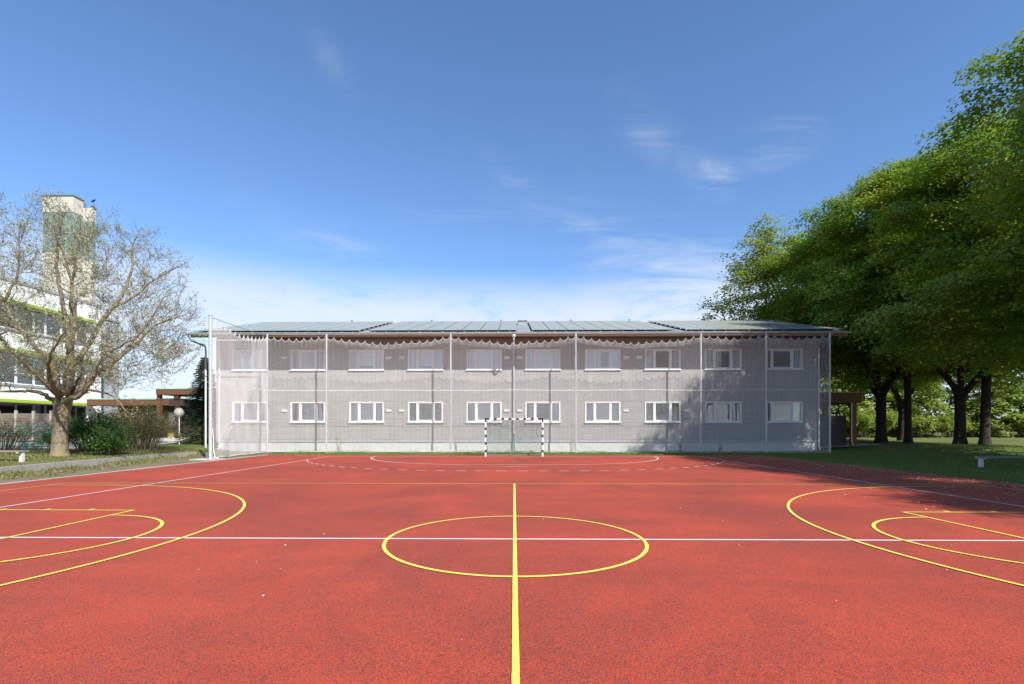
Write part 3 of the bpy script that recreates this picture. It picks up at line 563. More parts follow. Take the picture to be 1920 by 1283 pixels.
# ------------------------------------------------------------------ ball net
NY = 30.72
fence = thing('ball_stop_net', (-15, 29.8, 0), 'tall white ball stop net on steel posts along the grey block front', 'safety net')
PX = [-15.32, -11.62, -3.91, 3.79, 11.45, 15.42, 19.28]
CORN = (-14.86, 24.24); CTOP = 6.98; TOP = 7.20
def net_fence():
    for i, x in enumerate(PX):
        b = MB(); z0 = ghf(x, NY) - .1; r_ = .056
        b.tube([(x, NY + .08, z0), (x, NY + .08, TOP + .12)], r_, 12); b.tube([(x, NY + .08, TOP + .12), (x, NY + .08, TOP + .15)], r_ + .012, 12)
        for z in (.5, 3.85, 6.2, 7.15): b.box(x - .02, x + .02, NY - .02, NY + .02, z, z + .05)
        b.build('post', M['galv'], fence)
    b = MB(); b.tube([(CORN[0], CORN[1], -.1), (CORN[0], CORN[1], CTOP + .06)], .078, 14); b.tube([(CORN[0], CORN[1], CTOP + .0605), (CORN[0], CORN[1], CTOP + .085)], .10, 14)
    for z in (.35, 1.2, 2.5, 3.4, 4.4, 5.6): b.tube([(CORN[0], CORN[1], z), (CORN[0], CORN[1], z + .04)], .087, 14)
    b.build('post', M['galv'], fence)
    b = MB(); b.box(CORN[0] - .75, CORN[0] + .45, CORN[1] - .45, CORN[1] + .5, -.25, .035); b.build('footing', M['paving'], fence)
    b = MB(); b.box(CORN[0] - .36, CORN[0] - .14, CORN[1] + .2, CORN[1] + .42, .0352, .34); b.build('anchor_block', M['steel'], fence)
    pts = []
    def span(p0, p1, t0, t1, sag, hooks):
        for h in range(hooks):
            for q in range(4):
                f = (h + q / 4) / hooks; g = q / 4
                base = t0 + (t1 - t0) * f - sag * 4 * f * (1 - f) * (1.0 + .1 * math.sin(f * 17))
                pts.append((p0[0] + (p1[0] - p0[0]) * f, p0[1] + (p1[1] - p0[1]) * f, base - .17 * (1 - (2 * g - 1) ** 2), q == 0, base - .10))
    runs = [[(CORN, (PX[0], NY))]] + [[((PX[i], NY), (PX[i + 1], NY)) for i in range(len(PX) - 1)]]
    for ri, run in enumerate(runs):
        pts.clear(); rr = random.Random(11 + ri)
        for k, (a, c) in enumerate(run):
            L_ = math.dist(a, c); span(a, c, CTOP if ri == 0 else TOP, TOP, .40 if L_ > 5 else .16, max(6, round(L_ / (.47 if ri else .5))))
        e = run[-1][1]; pts.append((e[0], e[1], TOP - .02, True, TOP - .1))
        zb = .07; n = MB(); d = .0098 if ri else .0115
        # running length along the net
        S = [0.0]
        for a, c in zip(pts[:-1], pts[1:]): S.append(S[-1] + math.dist(a[:2], c[:2]))
        tot = S[-1]; sx = np.array(S); X = np.array([p[0] for p in pts]); Y = np.array([p[1] for p in pts]); T = np.array([p[2] for p in pts]); TS = np.array([p[4] for p in pts])
        out = Vector((0, 1, 0)) if ri else Vector((1, 0, 0))
        pitch = .08 if ri else .07
        wob = lambda s, z: .05 * math.sin(s * 1.3 + ri) * math.sin(z * .8) + .02 * math.sin(s * 5.1 + z)
        for k in range(int(tot / pitch) + 1):
            s = k * pitch; x = float(np.interp(s, sx, X)); y = float(np.interp(s, sx, Y)); t = float(np.interp(s, sx, T)); zs = [zb + (t - zb) * j / 5 for j in range(6)]
            n.tube([Vector((x, y, z)) + out * wob(s, z) * (0 if j in (0, 5) else 1) for j, z in enumerate(zs)], d / 2, 3, False)
        rows = int((TOP - zb) / pitch)
        for j in range(rows):
            f = j / rows; line = []
            for i in range(len(pts)):
                fade = 1 if f < .55 else 1 - (f - .55) / .45 * 0
                z = zb + (TS[i] - zb) * f; z += (T[i] - TS[i]) * max(0.0, 1 - (TS[i] - z) / .45) ** 2
                line.append(Vector((X[i], Y[i], z)) + out * wob(S[i], z))
            if f < .9: line = line[::2] + [line[-1]]
            n.tube(line, d / 2, 3, False)
        o = n.build('net', M['net'], fence)
        r = MB(); r.tube([(p[0], p[1], p[2]) for p in pts], .0105, 5)                      # scalloped head rope
        zt = 3.88; seam = [Vector((X[i], Y[i], zt - .03 * abs(math.sin(S[i] * .41)) )) + out * -.012 for i in range(0, len(pts), 2)] + [Vector((X[-1], Y[-1], zt))]
        r.tube(seam, .013, 5)
        r.tube([(X[i], Y[i], zb + .0 + .012 * math.sin(S[i] * 2.7)) for i in range(len(pts))], .012, 5)
        for p in pts:
            if p[3]: r.tube([(p[0], p[1], p[2]), (p[0], p[1], p[2] + .06)], .009, 4)
        r.build('border_rope', M['net'], fence)
        c = MB(); c.tube([(CORN[0], CORN[1], CTOP - .02), (PX[0], NY, TOP)] if ri == 0 else [(x, NY, TOP + .03) for x in PX], .014 if ri == 0 else .005, 5); c.build('cable', M['steel'] if ri == 0 else M['galv'], fence)
    b = MB(); b.tube([(-20.4, 32.7, 7.04), (-20.4, NY + .1, 7.0), (PX[0], NY + .1, 7.0)], .028, 8); b.build('brace_rail', M['whitepipe'], fence)
    b = MB(); x, y = CORN; b.tube([(x + .07, y + .05, 1.5), (x + .11, y + .08, 1.0), (x + .09, y + .1, .5), (x + .16, y + .12, .1), (x + .3, y + .2, .045)], .014, 6); b.build('tie_rope', M['net'], fence)
net_fence()

# ------------------------------------------------------------------ handball goal
goal = thing('handball_goal', (0, YG, 0), 'black and white striped handball goal with green net on red court', 'goal')
def make_goal():
    GY = YG
    def banded(name, a, c, black):
        b = MB(); a = Vector(a); c = Vector(c); L_ = (c - a).length; d = (c - a) / L_; cuts = sorted({0, L_, *[q for s in black for q in s]})
        for u0, u1 in zip(cuts[:-1], cuts[1:]):
            b.m = 1 if any(s[0] - 1e-6 <= u0 and u1 <= s[1] + 1e-6 for s in black) else 0; b.beam(a + d * u0, a + d * u1, .08, .08, (0, 1, 0))
        b.build(name, [M['goalwhite'], M['black']], goal)
    k = 3.16 / 1007
    banded('crossbar', (-1.5, GY + .04, 2.04), (1.5, GY + .04, 2.04), [((max(0, (a - 440) * k - .08)), min(3.0, (c - 440) * k - .08)) for a, c in ((440, 520), (590, 645), (717, 772), (845, 900), (972, 1028), (1100, 1155), (1228, 1282), (1355, 1447))])
    for s in (-1, 1):
        banded('post', (s * 1.54, GY + .04, 0), (s * 1.54, GY + .04, 2.08), [(.21, .37), (.625, .79), (1.03, 1.185), (1.425, 1.58), (1.86, 2.08)])
        b = MB(); b.tube([(s * 1.54, GY + .08, 2.0), (s * 1.54, GY + .55, 1.95), (s * 1.54, GY + 1.0, 1.1), (s * 1.54, GY + 1.05, .03), (s * 1.54, GY + .08, .03)], .018, 8); b.build('net_hoop', M['galv'], goal)
    b = MB(); b.tube([(-1.54, GY + 1.05, .03), (1.54, GY + 1.05, .03)], .018, 8); b.build('ground_bar', M['galv'], goal)
    # net: curtain from the bar sagging to the back, then down; two side nets
    n = MB(); d = .0105; prof = [(.06, 1.98), (.22, 1.80), (.40, 1.66), (.58, 1.50), (.76, 1.2), (.9, .8), (.99, .4), (1.03, .04)]
    pp = [np.array(p) for p in prof]; seg = [0]; 
    for a, c in zip(pp[:-1], pp[1:]): seg.append(seg[-1] + float(np.linalg.norm(c - a)))
    def back(u, s):
        y = np.interp(s, seg, [p[0] for p in prof]); z = np.interp(s, seg, [p[1] for p in prof]); sag = .10 * (1 - (u / 1.5) ** 2) * math.sin(math.pi * min(1, s / seg[-1]))
        return (u + .02 * math.sin(9 * s + u * 3), GY + y, max(.02, z - sag - .03 * math.sin(u * 7 + s * 2) * (1 if .1 < s < 2.2 else 0)))
    us = np.arange(-1.5, 1.501, .085); ss = np.linspace(0, seg[-1], 30)
    for u in us: n.tube([back(u, s) for s in ss], d / 2, 3, False)
    for s in ss: n.tube([back(u, s) for u in us], d / 2, 3, False)
    for sg in (-1, 1):
        for k in range(11):
            y = .08 + k * .092; zt = float(np.interp(y, [p[0] for p in prof], [p[1] for p in prof])); n.tube([(sg * (1.5 + .02 * math.sin(k)), GY + y, .02), (sg * 1.52, GY + y, zt)], d / 2, 3, False)
        for k in range(20):
            z = .06 + k * .1; ye = float(np.interp(-z, [-p[1] for p in prof], [p[0] for p in prof])); n.tube([(sg * 1.51, GY + .08, z), (sg * (1.51 - .02), GY + ye, z)], d / 2, 3, False)
    # gathered strand hanging in the middle and a doubled rope along the top
    n.tube([(-.02, GY + .75, 1.25), (0, GY + .8, .8), (.02, GY + .9, .3)], .02, 5); n.tube([(-1.5, GY + .1, 1.9), (-.9, GY + .3, 1.66), (-.1, GY + .4, 1.5)], .014, 4)
    n.build('net', M['goalnet'], goal)
make_goal()

# ------------------------------------------------------------------ vegetation builders
def leaves_np(cen, nor, dirv, size, seed=0, fold=.12, wide=.5):
    """folded six-point leaves -> verts, quads, rnd"""
    n = len(cen); r = np.random.default_rng(seed)
    nor = nor / (np.linalg.norm(nor, axis=1, keepdims=True) + 1e-9)
    d = dirv - nor * (dirv * nor).sum(1, keepdims=True); d /= (np.linalg.norm(d, axis=1, keepdims=True) + 1e-9); s = np.cross(nor, d)
    sz = size.reshape(-1, 1); shp = [(0, 0, 0), (wide, .15, -fold), (wide * .8, .62, -fold), (0, 1.0, -.04), (-wide * .8, .62, -fold), (-wide, .15, -fold)]
    V = np.stack([cen + sz * (a * s + b_ * d + c * nor) for a, b_, c in shp], 1).reshape(-1, 3)
    k = np.arange(n)[:, None] * 6; F = np.concatenate([k + np.array([[0, 1, 2, 3]]), k + np.array([[0, 3, 4, 5]])], 1).reshape(-1, 4)
    return V, F, np.repeat(r.random(n), 2)
def curve_pts(p0, p1, bulge, n=5):
    p0 = Vector(p0); p1 = Vector(p1); return [p0.lerp(p1, i / n) + Vector(bulge) * math.sin(math.pi * i / n) for i in range(n + 1)]
def maple_meshes(seed, H, RAD, zb, tr, fork, limbs, nclus=900, per=104, leaf=.145, lean=(0, 0), open_=0.0, bark='bark_dark', leafm='maple', crown_c=(0, 0), low=0.0, heaps=True):
    """trunk mesh and crown mesh of one broad-leaved tree, base at the origin"""
    r = np.random.default_rng(seed); rp = random.Random(seed); b = MB(); b.smooth = True
    fz = fork; f0 = Vector((lean[0] * fz, lean[1] * fz, fz))
    b.tube([(0, 0, -.25), (0, 0, .02), (lean[0] * .3, lean[1] * .3, .45), (lean[0] * 1.2, lean[1] * 1.2, 1.2), f0 * .75, f0], [tr * 1.75, tr * 1.4, tr * 1.1, tr, tr * .95, tr * 1.02], 12)
    sk = []                                                                          # skeleton points (pos, radius)
    for az, elv, ln, q in limbs:
        d = Vector((math.sin(R(az)) * math.cos(R(elv)), math.cos(R(az)) * math.cos(R(elv)), math.sin(R(elv)))); pts = [f0 - Vector((0, 0, .25))]; p = f0.copy(); n = 9
        for i in range(n):
            d = (d + Vector((rp.uniform(-.11, .11), rp.uniform(-.11, .11), .05 + .05 * (i > 3)))).normalized(); p = p + d * ln / n; pts.append(p.copy())
        rad = [tr * q * (1 - .9 * (i / n) ** .8) + .03 for i in range(n + 1)]; b.tube(pts, rad, 8)
        for i in range(1, n + 1): sk.append((pts[i], rad[i]))
    # cluster centres over a lumpy crown
    cl = []; ph = r.random(6) * 6.28
    nb_ = int(nclus / 12) if heaps else nclus
    while len(cl) < nb_:
        t = r.random(); az = r.random() * 2 * math.pi
        prof = (math.sin(math.pi * min(1, (t * .93 + .07) ** .72))) ** .62
        lump = .80 + .13 * math.sin(3 * az + ph[0] + 4 * t) + .11 * math.sin(5 * az + ph[1] - 7 * t) + .08 * math.sin(9 * t + ph[2]) + .08 * r.normal() * .6
        rr = RAD * prof * lump; fr = r.random() ** (.30 + open_)
        if r.random() > (rr / RAD) * 1.1 + .15: continue
        z = zb + (H - zb) * t - low * (rr * fr / RAD) ** 2
        z += r.normal() * .7 - .6 * (r.random() < .25) * (t < .3); cl.append((crown_c[0] * t + math.cos(az) * rr * fr, crown_c[1] * t + math.sin(az) * rr * fr, z, fr))
    boughs = cl if heaps else []; cl = [] if heaps else cl
    for bx_, by_, bz_, bf_ in boughs:                                               # rounded boughs, each a heap of leafy sprays
        w_ = r.uniform(.7, 1.25) * (RAD / 7.5)
        for _ in range(int(nclus / nb_ * r.uniform(.75, 1.3))):
            d_ = r.normal(size=3); d_ /= np.linalg.norm(d_); q_ = r.random() ** .45 * w_
            cl.append((bx_ + d_[0] * q_ * 1.45, by_ + d_[1] * q_ * 1.45, bz_ + d_[2] * q_ * .95 + .15, min(1, bf_ + .001 * q_)))
    S = np.array([tuple(p) for p, _ in sk])
    order = sorted(cl, key=lambda c: c[3])
    for c in order:                                                                 # carry each clump on a twig
        q = np.array(c[:3]); dd = np.linalg.norm(S - q, axis=1) + 1.5 * np.clip(S[:, 2] - q[2] + .4, 0, 9)
        i = int(dd.argmin()); a = Vector(S[i]); L_ = (Vector(q) - a).length; ra = min(sk[i][1] * .7, .018 + .018 * L_)
        pts = curve_pts(a, q, (0, 0, .12 * L_), 4); b.tube(pts, [ra * (1 - .75 * k / 4) + .004 for k in range(5)], 4, False)
        for k in (2, 3): sk.append((pts[k], ra * .6))
        S = np.vstack([S, [tuple(pts[2]), tuple(pts[3])]])
    cl = np.array(cl); cc = np.repeat(cl[:, :3], per, 0); n = len(cc)
    rad_ = np.repeat(r.uniform(.65, 1.25, len(cl)), per) * (RAD / 7.5) ** .5
    off = np.clip(r.normal(size=(n, 3)), -1.7, 1.7) * np.array([.56, .56, .17]) * rad_[:, None]; off[:, 2] -= .22 * (off[:, 0] ** 2 + off[:, 1] ** 2)
    out = off * np.array([1, 1, .2]) + .25 * r.normal(size=(n, 3)); nor = np.array([0, 0, 1.0]) + .6 * off * np.array([1, 1, 0]) + .33 * r.normal(size=(n, 3)) + .25 * (cc - np.array([0, 0, zb + .4 * (H - zb)])) / RAD
    V, F, A = leaves_np(cc + off, nor, out + np.array([0, 0, -.25]), leaf * r.uniform(.6, 1.25, n), seed)
    A = np.clip(A * .7 + .3 * np.repeat(np.repeat(r.random(len(cl)), per), 2), 0, 1)
    me = np_mesh('crown', V, F, M[leafm], A)
    tb = b.build('trunk', M[bark]); tm = tb.data; bpy.data.objects.remove(tb); return tm, me
def plant_tree(name, meshes, x, y, rz, label, cat='tree', group=None, s=1.0, z=None):
    t = thing(name, (x, y, ghf(x, y) if z is None else z), label, cat, group, R(rz)); t.scale = (s, s, s)
    link('trunk', meshes[0], t); link('crown', meshes[1], t); return t

# ------------------------------------------------------------------ maple row on the right
GR = 'leafy maples in a row along the right side'
mA = maple_meshes(21, 19.5, 7.4, 5.6, .31, 3.3, [(-55, 52, 7, .62), (-5, 70, 9, .6), (60, 50, 7, .6), (150, 55, 7, .5), (-120, 48, 6.5, .5)], low=2.2)
mB = maple_meshes(22, 20.0, 7.8, 5.8, .26, 5.2, [(-70, 55, 6, .6), (20, 76, 8.5, .7), (95, 52, 6, .6), (190, 58, 6, .55), (-140, 50, 5.5, .45)], lean=(.15, .03), low=2.4)
mC = maple_meshes(23, 19.0, 7.0, 5.8, .24, 6.0, [(-40, 62, 6.5, .6), (60, 66, 7.5, .6), (170, 60, 6.5, .55), (-110, 55, 6, .5)], lean=(.05, .02), low=1.5)
plant_tree('maple_tree', mA, 27.1, 37.3, 0, 'leafy maple with three-way forked trunk nearest the wooden porch at the grey block', group=GR, s=1.05)
plant_tree('maple_tree', mC, 28.3, 36.3, 40, 'leafy maple with slim straight trunk standing just right of the forked maple by the porch', group=GR, s=.93)
plant_tree('maple_tree', mA, 29.6, 33.6, 155, 'leafy maple with thick trunk and long low limb reaching left over the lawn', group=GR, s=.97)
plant_tree('maple_tree', mB, 30.1, 32.4, 30, 'leafy maple with tall leaning stem, its trunk the rightmost standing in the lawn', group=GR, s=.98)
plant_tree('maple_tree', mB, 26.3, 24.6, 310, 'tallest leafy maple filling the upper right corner above the grey bench', group=GR, s=1.0)
hid = 'leafy maple of the row beside the court, shading its right edge'
for x, y, rz, m_, s in ((25.0, 16.2, 80, mA, 1.06), (24.8, 8.2, 120, mC, 1.08), (24.6, 0.4, 300, mB, 1.0), (24.8, -7, 10, mA, 1.0)):
    plant_tree('maple_tree', m_, x, y, rz, hid, group=GR, s=s)
mE = maple_meshes(31, 19.8, 7.2, 5.5, .20, 3.0, [(-60, 72, 10, .7), (30, 80, 11, .75), (120, 70, 9.5, .65), (200, 74, 9.5, .6), (-120, 70, 9, .6), (75, 82, 10.5, .6)], nclus=700, per=40, leaf=.19, open_=.25, bark='bark_twig', leafm='young', low=.6, heaps=False)
plant_tree('young_tree', mE, 24.9, 50.0, 0, 'thinly leaved yellow-green tree with several stems behind the right end of the solar roof', s=1.06)
plant_tree('maple_tree', mC, 28.0, 46.5, 100, 'leafy maple behind the porch roof between thin tree and forked maple', group=GR, s=1.1)
plant_tree('maple_tree', mA, 33.0, 43.0, 60, 'dense maple standing back in the lawn behind the forked one', group=GR, s=.9)
# bright woodland edge behind: low trees and bushes, each its own
mW = [maple_meshes(41 + i, 8.5, 3.3, .5, .12, 1.6, [(-60, 60, 5, .7), (40, 65, 5.5, .7), (150, 60, 5, .6)], nclus=150, per=46, leaf=.24, bark='bark_dark', leafm='wood_leaf', heaps=False) for i in range(2)]
def bush_meshes(seed, rx, ry, h, stems, clus, per, leaf, leafm, bark='bark_twig', z0=.12, flat=.5, tall=1.0):
    r = np.random.default_rng(seed); rp = random.Random(seed); b = MB(); tips = []
    for k in range(stems):
        a = rp.random() * 6.283; q = math.sqrt(rp.random()); p0 = Vector((math.cos(a) * rx * q * .45, math.sin(a) * ry * q * .45, -.05)); hh = h * (.55 + .45 * rp.random()) * (1 - .35 * q * q)
        p1 = Vector((math.cos(a) * rx * q * .95, math.sin(a) * ry * q * .95, hh)); pts = curve_pts(p0, p1, (0, 0, .15 * h), 5); b.tube(pts, [.022 - .0035 * i for i in range(6)], 4, False)
        for i in (2, 3, 4, 5): tips.append(pts[i])
        for j in range(3):
            s = pts[2 + j]; e = s + Vector((rp.uniform(-.5, .5), rp.uniform(-.5, .5), rp.uniform(.1, .5))); b.tube([s, s.lerp(e, .5) + Vector((0, 0, .05)), e], [.010, .007, .004], 3, False); tips.append(e)
    T = np.array([tuple(t) for t in tips]); ci = r.integers(0, len(T), clus); cc = np.repeat(T[ci], per, 0); n = len(cc)
    off = np.clip(r.normal(size=(n, 3)), -1.7, 1.7) * np.array([.26, .26, .17]); pos = cc + off; pos[:, 2] = np.maximum(pos[:, 2], z0 * r.random(n))
    nor = np.array([0, 0, 1.0]) + .8 * r.normal(size=(n, 3)) * flat + off; V, F, A = leaves_np(pos, nor, off + .3 * r.normal(size=(n, 3)), leaf * r.uniform(.6, 1.3, n), seed)
    me = np_mesh('foliage', V, F, M[leafm], A); tb = b.build('stems', M[bark]); tm = tb.data; bpy.data.objects.remove(tb); return tm, me
def plant_bush(name, meshes, x, y, rz, label, group=None, s=1.0, cat='bush'):
    t = thing(name, (x, y, ghf(x, y)), label, cat, group, R(rz)); t.scale = (s, s, s); link('stems', meshes[0], t); link('foliage', meshes[1], t); return t
wb = bush_meshes(51, 2.2, 1.6, 2.6, 26, 190, 26, .16, 'wood_leaf')
WG = 'woodland edge trees beyond the lawn'; rw = random.Random(9)
for i in range(17):
    x = 25 + i * 3.2 + rw.uniform(-.8, .8); y = 63 + rw.uniform(-3, 4) - .12 * i
    plant_tree('woodland_tree', mW[i % 2], x, y, rw.uniform(0, 360), 'bright green low tree in the sunlit woodland edge behind the maples', group=WG, s=rw.uniform(1.0, 1.5))
for i in range(15):
    x = 28.5 + i * 3.2 + rw.uniform(-.9, .9); y = 58.5 + rw.uniform(-1.5, 1.5) - .1 * i
    plant_bush('woodland_bush', wb, x, y, rw.uniform(0, 360), 'bright green bush at the foot of the woodland edge behind the maples', 'bushes at the woodland edge', rw.uniform(.8, 1.25))
def stems_only(i, x, y):
    b = MB(); b.tube([(x, y, .2), (x + .15, y, 3), (x + .05, y, 7), (x + .3, y, 10)], [.13, .11, .09, .05], 7); return b
# ------------------------------------------------------------------ bare old tree on the left
def bare_tree():
    bx, by = -19.85, 21.55; bz = ghf(bx, by); k = 21.55 / 936.99; root = thing('budding_tree', (bx, by, bz), 'big spreading tree just coming into leaf, mossy trunk on the left lawn', 'tree')
    rp = random.Random(4); b = MB(); b.smooth = True
    def W_(x, y, d=0.0):
        if y < 700: y = 700 + (y - 700) * .95
        if x > 200: x = 200 + (x - 200) * .82
        return Vector((bx + (x - 113) * k, by + d, bz + (852 - y) * k))
    b.tube([W_(113, 856), W_(113, 851), W_(112.5, 842), W_(113, 825), W_(114, 800), W_(116, 775), W_(119, 757), W_(122, 742)], [.44, .35, .31, .29, .28, .285, .315, .30], 14)
    limbs = [
        ([(110, 752, 0), (100, 744, -.1), (88, 735, -.2), (74, 730, -.35), (60, 732, -.5), (40, 731, -.7), (12, 734, -1.0), (-25, 728, -1.4)], .12),
        ([(114, 738, .1), (106, 722, .2), (95, 713, .3), (76, 717, .5), (62, 711, .7), (35, 700, 1.1), (-5, 688, 1.6)], .105),
        ([(117, 735, -.1), (113, 703, -.2), (106, 672, -.3), (88, 648, -.5), (64, 612, -.7), (44, 565, -.9), (27, 505, -1.2), (6, 440, -1.5)], .15),
        ([(119, 735, .15), (117, 690, .3), (118, 640, .4), (118, 592, .5), (111, 555, .6), (107, 500, .8), (110, 440, .9), (116, 392, 1.0)], .165),
        ([(127, 738, -.1), (138, 705, -.2), (143, 668, -.25), (143, 628, -.3), (140, 590, -.35), (133, 540, -.5), (130, 490, -.6), (138, 440, -.7), (150, 398, -.8)], .175),
        ([(142, 660, -.3), (160, 612, -.5), (172, 565, -.8), (170, 505, -1.0), (160, 455, -1.2), (166, 405, -1.3)], .095),
        ([(143, 672, .1), (163, 615, .4), (186, 560, .7), (211, 512, 1.0), (213, 470, 1.2), (207, 430, 1.3), (216, 388, 1.5)], .115),
        ([(131, 742, .2), (150, 702, .5), (175, 680, .8), (197, 655, 1.0), (226, 622, 1.3), (243, 598, 1.5), (276, 574, 1.7), (322, 558, 1.9)], .125),
        ([(126, 752, -.1), (145, 745, -.3), (170, 742, -.6), (197, 727, -.8), (216, 713, -1.0), (238, 688, -1.2), (262, 668, -1.4), (302, 654, -1.6), (345, 640, -1.8)], .135),
        ([(197, 728, -.8), (225, 733, -.9), (255, 738, -1.1), (285, 752, -1.2), (305, 770, -1.3)], .05),
        ([(186, 560, .7), (225, 535, .9), (262, 505, 1.0), (300, 478, 1.2), (332, 462, 1.3)], .06),
        ([(64, 612, -.7), (38, 600, -.8), (5, 590, -1.0), (-30, 570, -1.2)], .07),
        ([(44, 565, -.9), (62, 520, -.8), (75, 470, -.9), (78, 420, -1.0)], .06),
        ([(120, 735, -.3), (118, 700, -1.2), (112, 660, -2.2), (100, 600, -3.0), (92, 540, -3.5)], .13),
        ([(124, 735, .3), (130, 690, 1.4), (150, 640, 2.4), (170, 580, 3.2), (195, 500, 3.8)], .13),
        ([(118, 740, .3), (100, 700, 1.3), (80, 650, 2.3), (50, 610, 3.0), (20, 560, 3.6)], .11),
        ([(126, 742, -.4), (150, 715, -1.4), (185, 690, -2.3), (225, 670, -3.0), (270, 640, -3.4)], .11),
    ]
    tw = []                                             # twig tips
    segs = MB(); segs.smooth = True; SK = []; ENDS = []
    for pp, r0 in limbs:
        P = [W_(*q) for q in pp]; fine = []
        for i in range(len(P) - 1):
            for j in range(3):
                f = j / 3; q = P[i].lerp(P[i + 1], f); fine.append(q + Vector((rp.uniform(-.03, .03), rp.uniform(-.05, .05), rp.uniform(-.03, .03))) * (0 if i == 0 and j == 0 else 1))
        fine.append(P[-1]); n = len(fine) - 1; rad = [r0 * .92 * (1 - .9 * (i / n) ** .75) + .012 for i in range(n + 1)]; b.tube(fine, rad, 8)
        ENDS.append(fine[-5:]); SK += [(fine[i], rad[i]) for i in range(max(2, n // 5), n + 1)]
    # side branches reach out to points spread evenly over the dome of the crown, each with finer twigs
    cx, cz = bx + .7, bz + 5.7; pts_ = []
    while len(pts_) < 920:
        u = Vector((rp.uniform(-1, 1), rp.uniform(-1, 1), rp.uniform(-.75, 1)))
        if not .42 < u.length < 1.0: continue
        pts_.append((Vector((cx + u.x * 4.9, by + u.y * 4.4, cz + u.z * (5.35 if u.z > 0 else 3.6))), u.length))
    pts_.sort(key=lambda q: q[1]); S = np.array([tuple(p) for p, _ in SK]); RS = [r_ for _, r_ in SK]
    def twig(p, d, ln, r0, lvl):
        n = 3 if lvl < 2 else 2; pts = [p]
        for i in range(n):
            d = (d + Vector((rp.uniform(-.25, .25), rp.uniform(-.25, .25), rp.uniform(-.10, .26)))).normalized(); p = p + d * ln / n; pts.append(p)
        segs.tube(pts, [r0 * (1 - .6 * i / n) for i in range(n + 1)], 3, False)
        if lvl >= 2: tw.append((pts[-1], d)); return
        tw.append((pts[-1], d))
        for i in range(5):
            f = (i + rp.random()) / 5; j = min(n - 1, int(f * n)); q = pts[j].lerp(pts[j + 1], f * n - j); ax = Vector((rp.gauss(0, 1), rp.gauss(0, 1), rp.gauss(.15, .8))).normalized()
            twig(q, (d * .7 + ax * .8).normalized(), ln * rp.uniform(.35, .6), max(.0045, r0 * .6), lvl + 1)
    for q, _ in pts_:
        qa = np.array(q); dd = np.linalg.norm(S - qa, axis=1) + 1.2 * np.clip(S[:, 2] - qa[2] + .2, 0, 9); i = int(dd.argmin()); a = Vector(S[i]); L_ = (q - a).length
        if L_ < .12: continue
        m = max(3, int(L_ / .3)); ra = min(RS[i] * .7, .010 + .017 * L_); bend = Vector((rp.gauss(0, .09), rp.gauss(0, .09), -.10)) * L_
        line = [a.lerp(q, k_ / m) + bend * math.sin(math.pi * k_ / m) + Vector((rp.gauss(0, .022), rp.gauss(0, .022), rp.gauss(0, .022))) * (0 < k_ < m) for k_ in range(m + 1)]
        rr_ = [max(.006, ra * (1 - .68 * k_ / m)) for k_ in range(m + 1)]; segs.tube(line, rr_, 4, False)
        S = np.vstack([S] + [[tuple(line[k_])] for k_ in range(1, m + 1)]); RS += rr_[1:]
        for k_ in range(1, m + 1):
            if rp.random() < .8:
                d = (line[k_] - line[k_ - 1]).normalized(); ax = Vector((rp.gauss(0, 1), rp.gauss(0, 1), rp.gauss(.25, .8))).normalized(); twig(line[k_], (d * .6 + ax * .85).normalized(), rp.uniform(.28, .62), max(.006, rr_[k_] * .6), 1)
        twig(line[-1], (line[-1] - line[-2]).normalized(), .5, .007, 1)
    for E_ in ENDS:
        for q in E_:
            for _ in range(2): twig(q, ((E_[-1] - E_[0]).normalized() * .8 + Vector((rp.gauss(0, .6), rp.gauss(0, .6), rp.gauss(.1, .5)))).normalized(), rp.uniform(.4, .75), .008, 1)
    b.build('trunk', M['bark_pale'], root); segs.build('branches', M['bark_twig'], root)
    T = np.array([tuple(t[0]) for t in tw]); D = np.array([tuple(t[1]) for t in tw]); r = np.random.default_rng(8)
    pick = r.random(len(T)) < .75; T, D = T[pick], D[pick]; per = 3; cc = np.repeat(T, per, 0) + r.normal(size=(len(T) * per, 3)) * .022; dd = np.repeat(D, per, 0) + .7 * r.normal(size=(len(T) * per, 3))
    V, F, A = leaves_np(cc, r.normal(size=cc.shape) + np.array([0, 0, .5]), dd, .052 * r.uniform(.6, 1.4, len(cc)), 3, wide=.33)
    o3 = np.array([bx, by, bz]); link('young_leaves', np_mesh('young_leaves', V - o3, F, M['bud'], A), root); print('twigs', len(tw))
bare_tree()
# ------------------------------------------------------------------ shrubs, fir, weeds on the left
BG = 'shrubs between the tree and the walkway'
b1 = bush_meshes(61, 1.7, 1.2, 2.1, 34, 240, 22, .085, 'bush'); b2 = bush_meshes(62, 2.3, 1.3, 2.3, 60, 230, 14, .07, 'drybush'); b3 = bush_meshes(63, 1.25, .9, 1.25, 26, 170, 24, .075, 'bush')
plant_bush('shrub', b1, -21.2, 24.9, 0, 'dark green rounded shrub immediately right of the mossy trunk', BG)
plant_bush('shrub', b2, -20.9, 27.2, 20, 'tall brownish twiggy shrub, sparse with bare stems, left of the lamp', BG)
plant_bush('shrub', b3, -19.1, 23.4, 90, 'low bright green shrub in front of the brownish twiggy one', BG, .9)
plant_bush('shrub', b2, -22.6, 29.6, 200, 'brown green shrub at the back under the lower walkway roof', BG, .95)
plant_bush('shrub', b1, -23.0, 24.6, 150, 'small dark shrub growing through the turquoise railing', BG, .55)
plant_bush('shrub', b2, -26.2, 25.0, 70, 'sparse reddish twiggy shrub at the left end of the railing', BG, .75)
plant_bush('shrub', b2, -26.5, 34.5, 10, 'leafy shrub reaching up to the brown walkway beam', BG, 1.25)
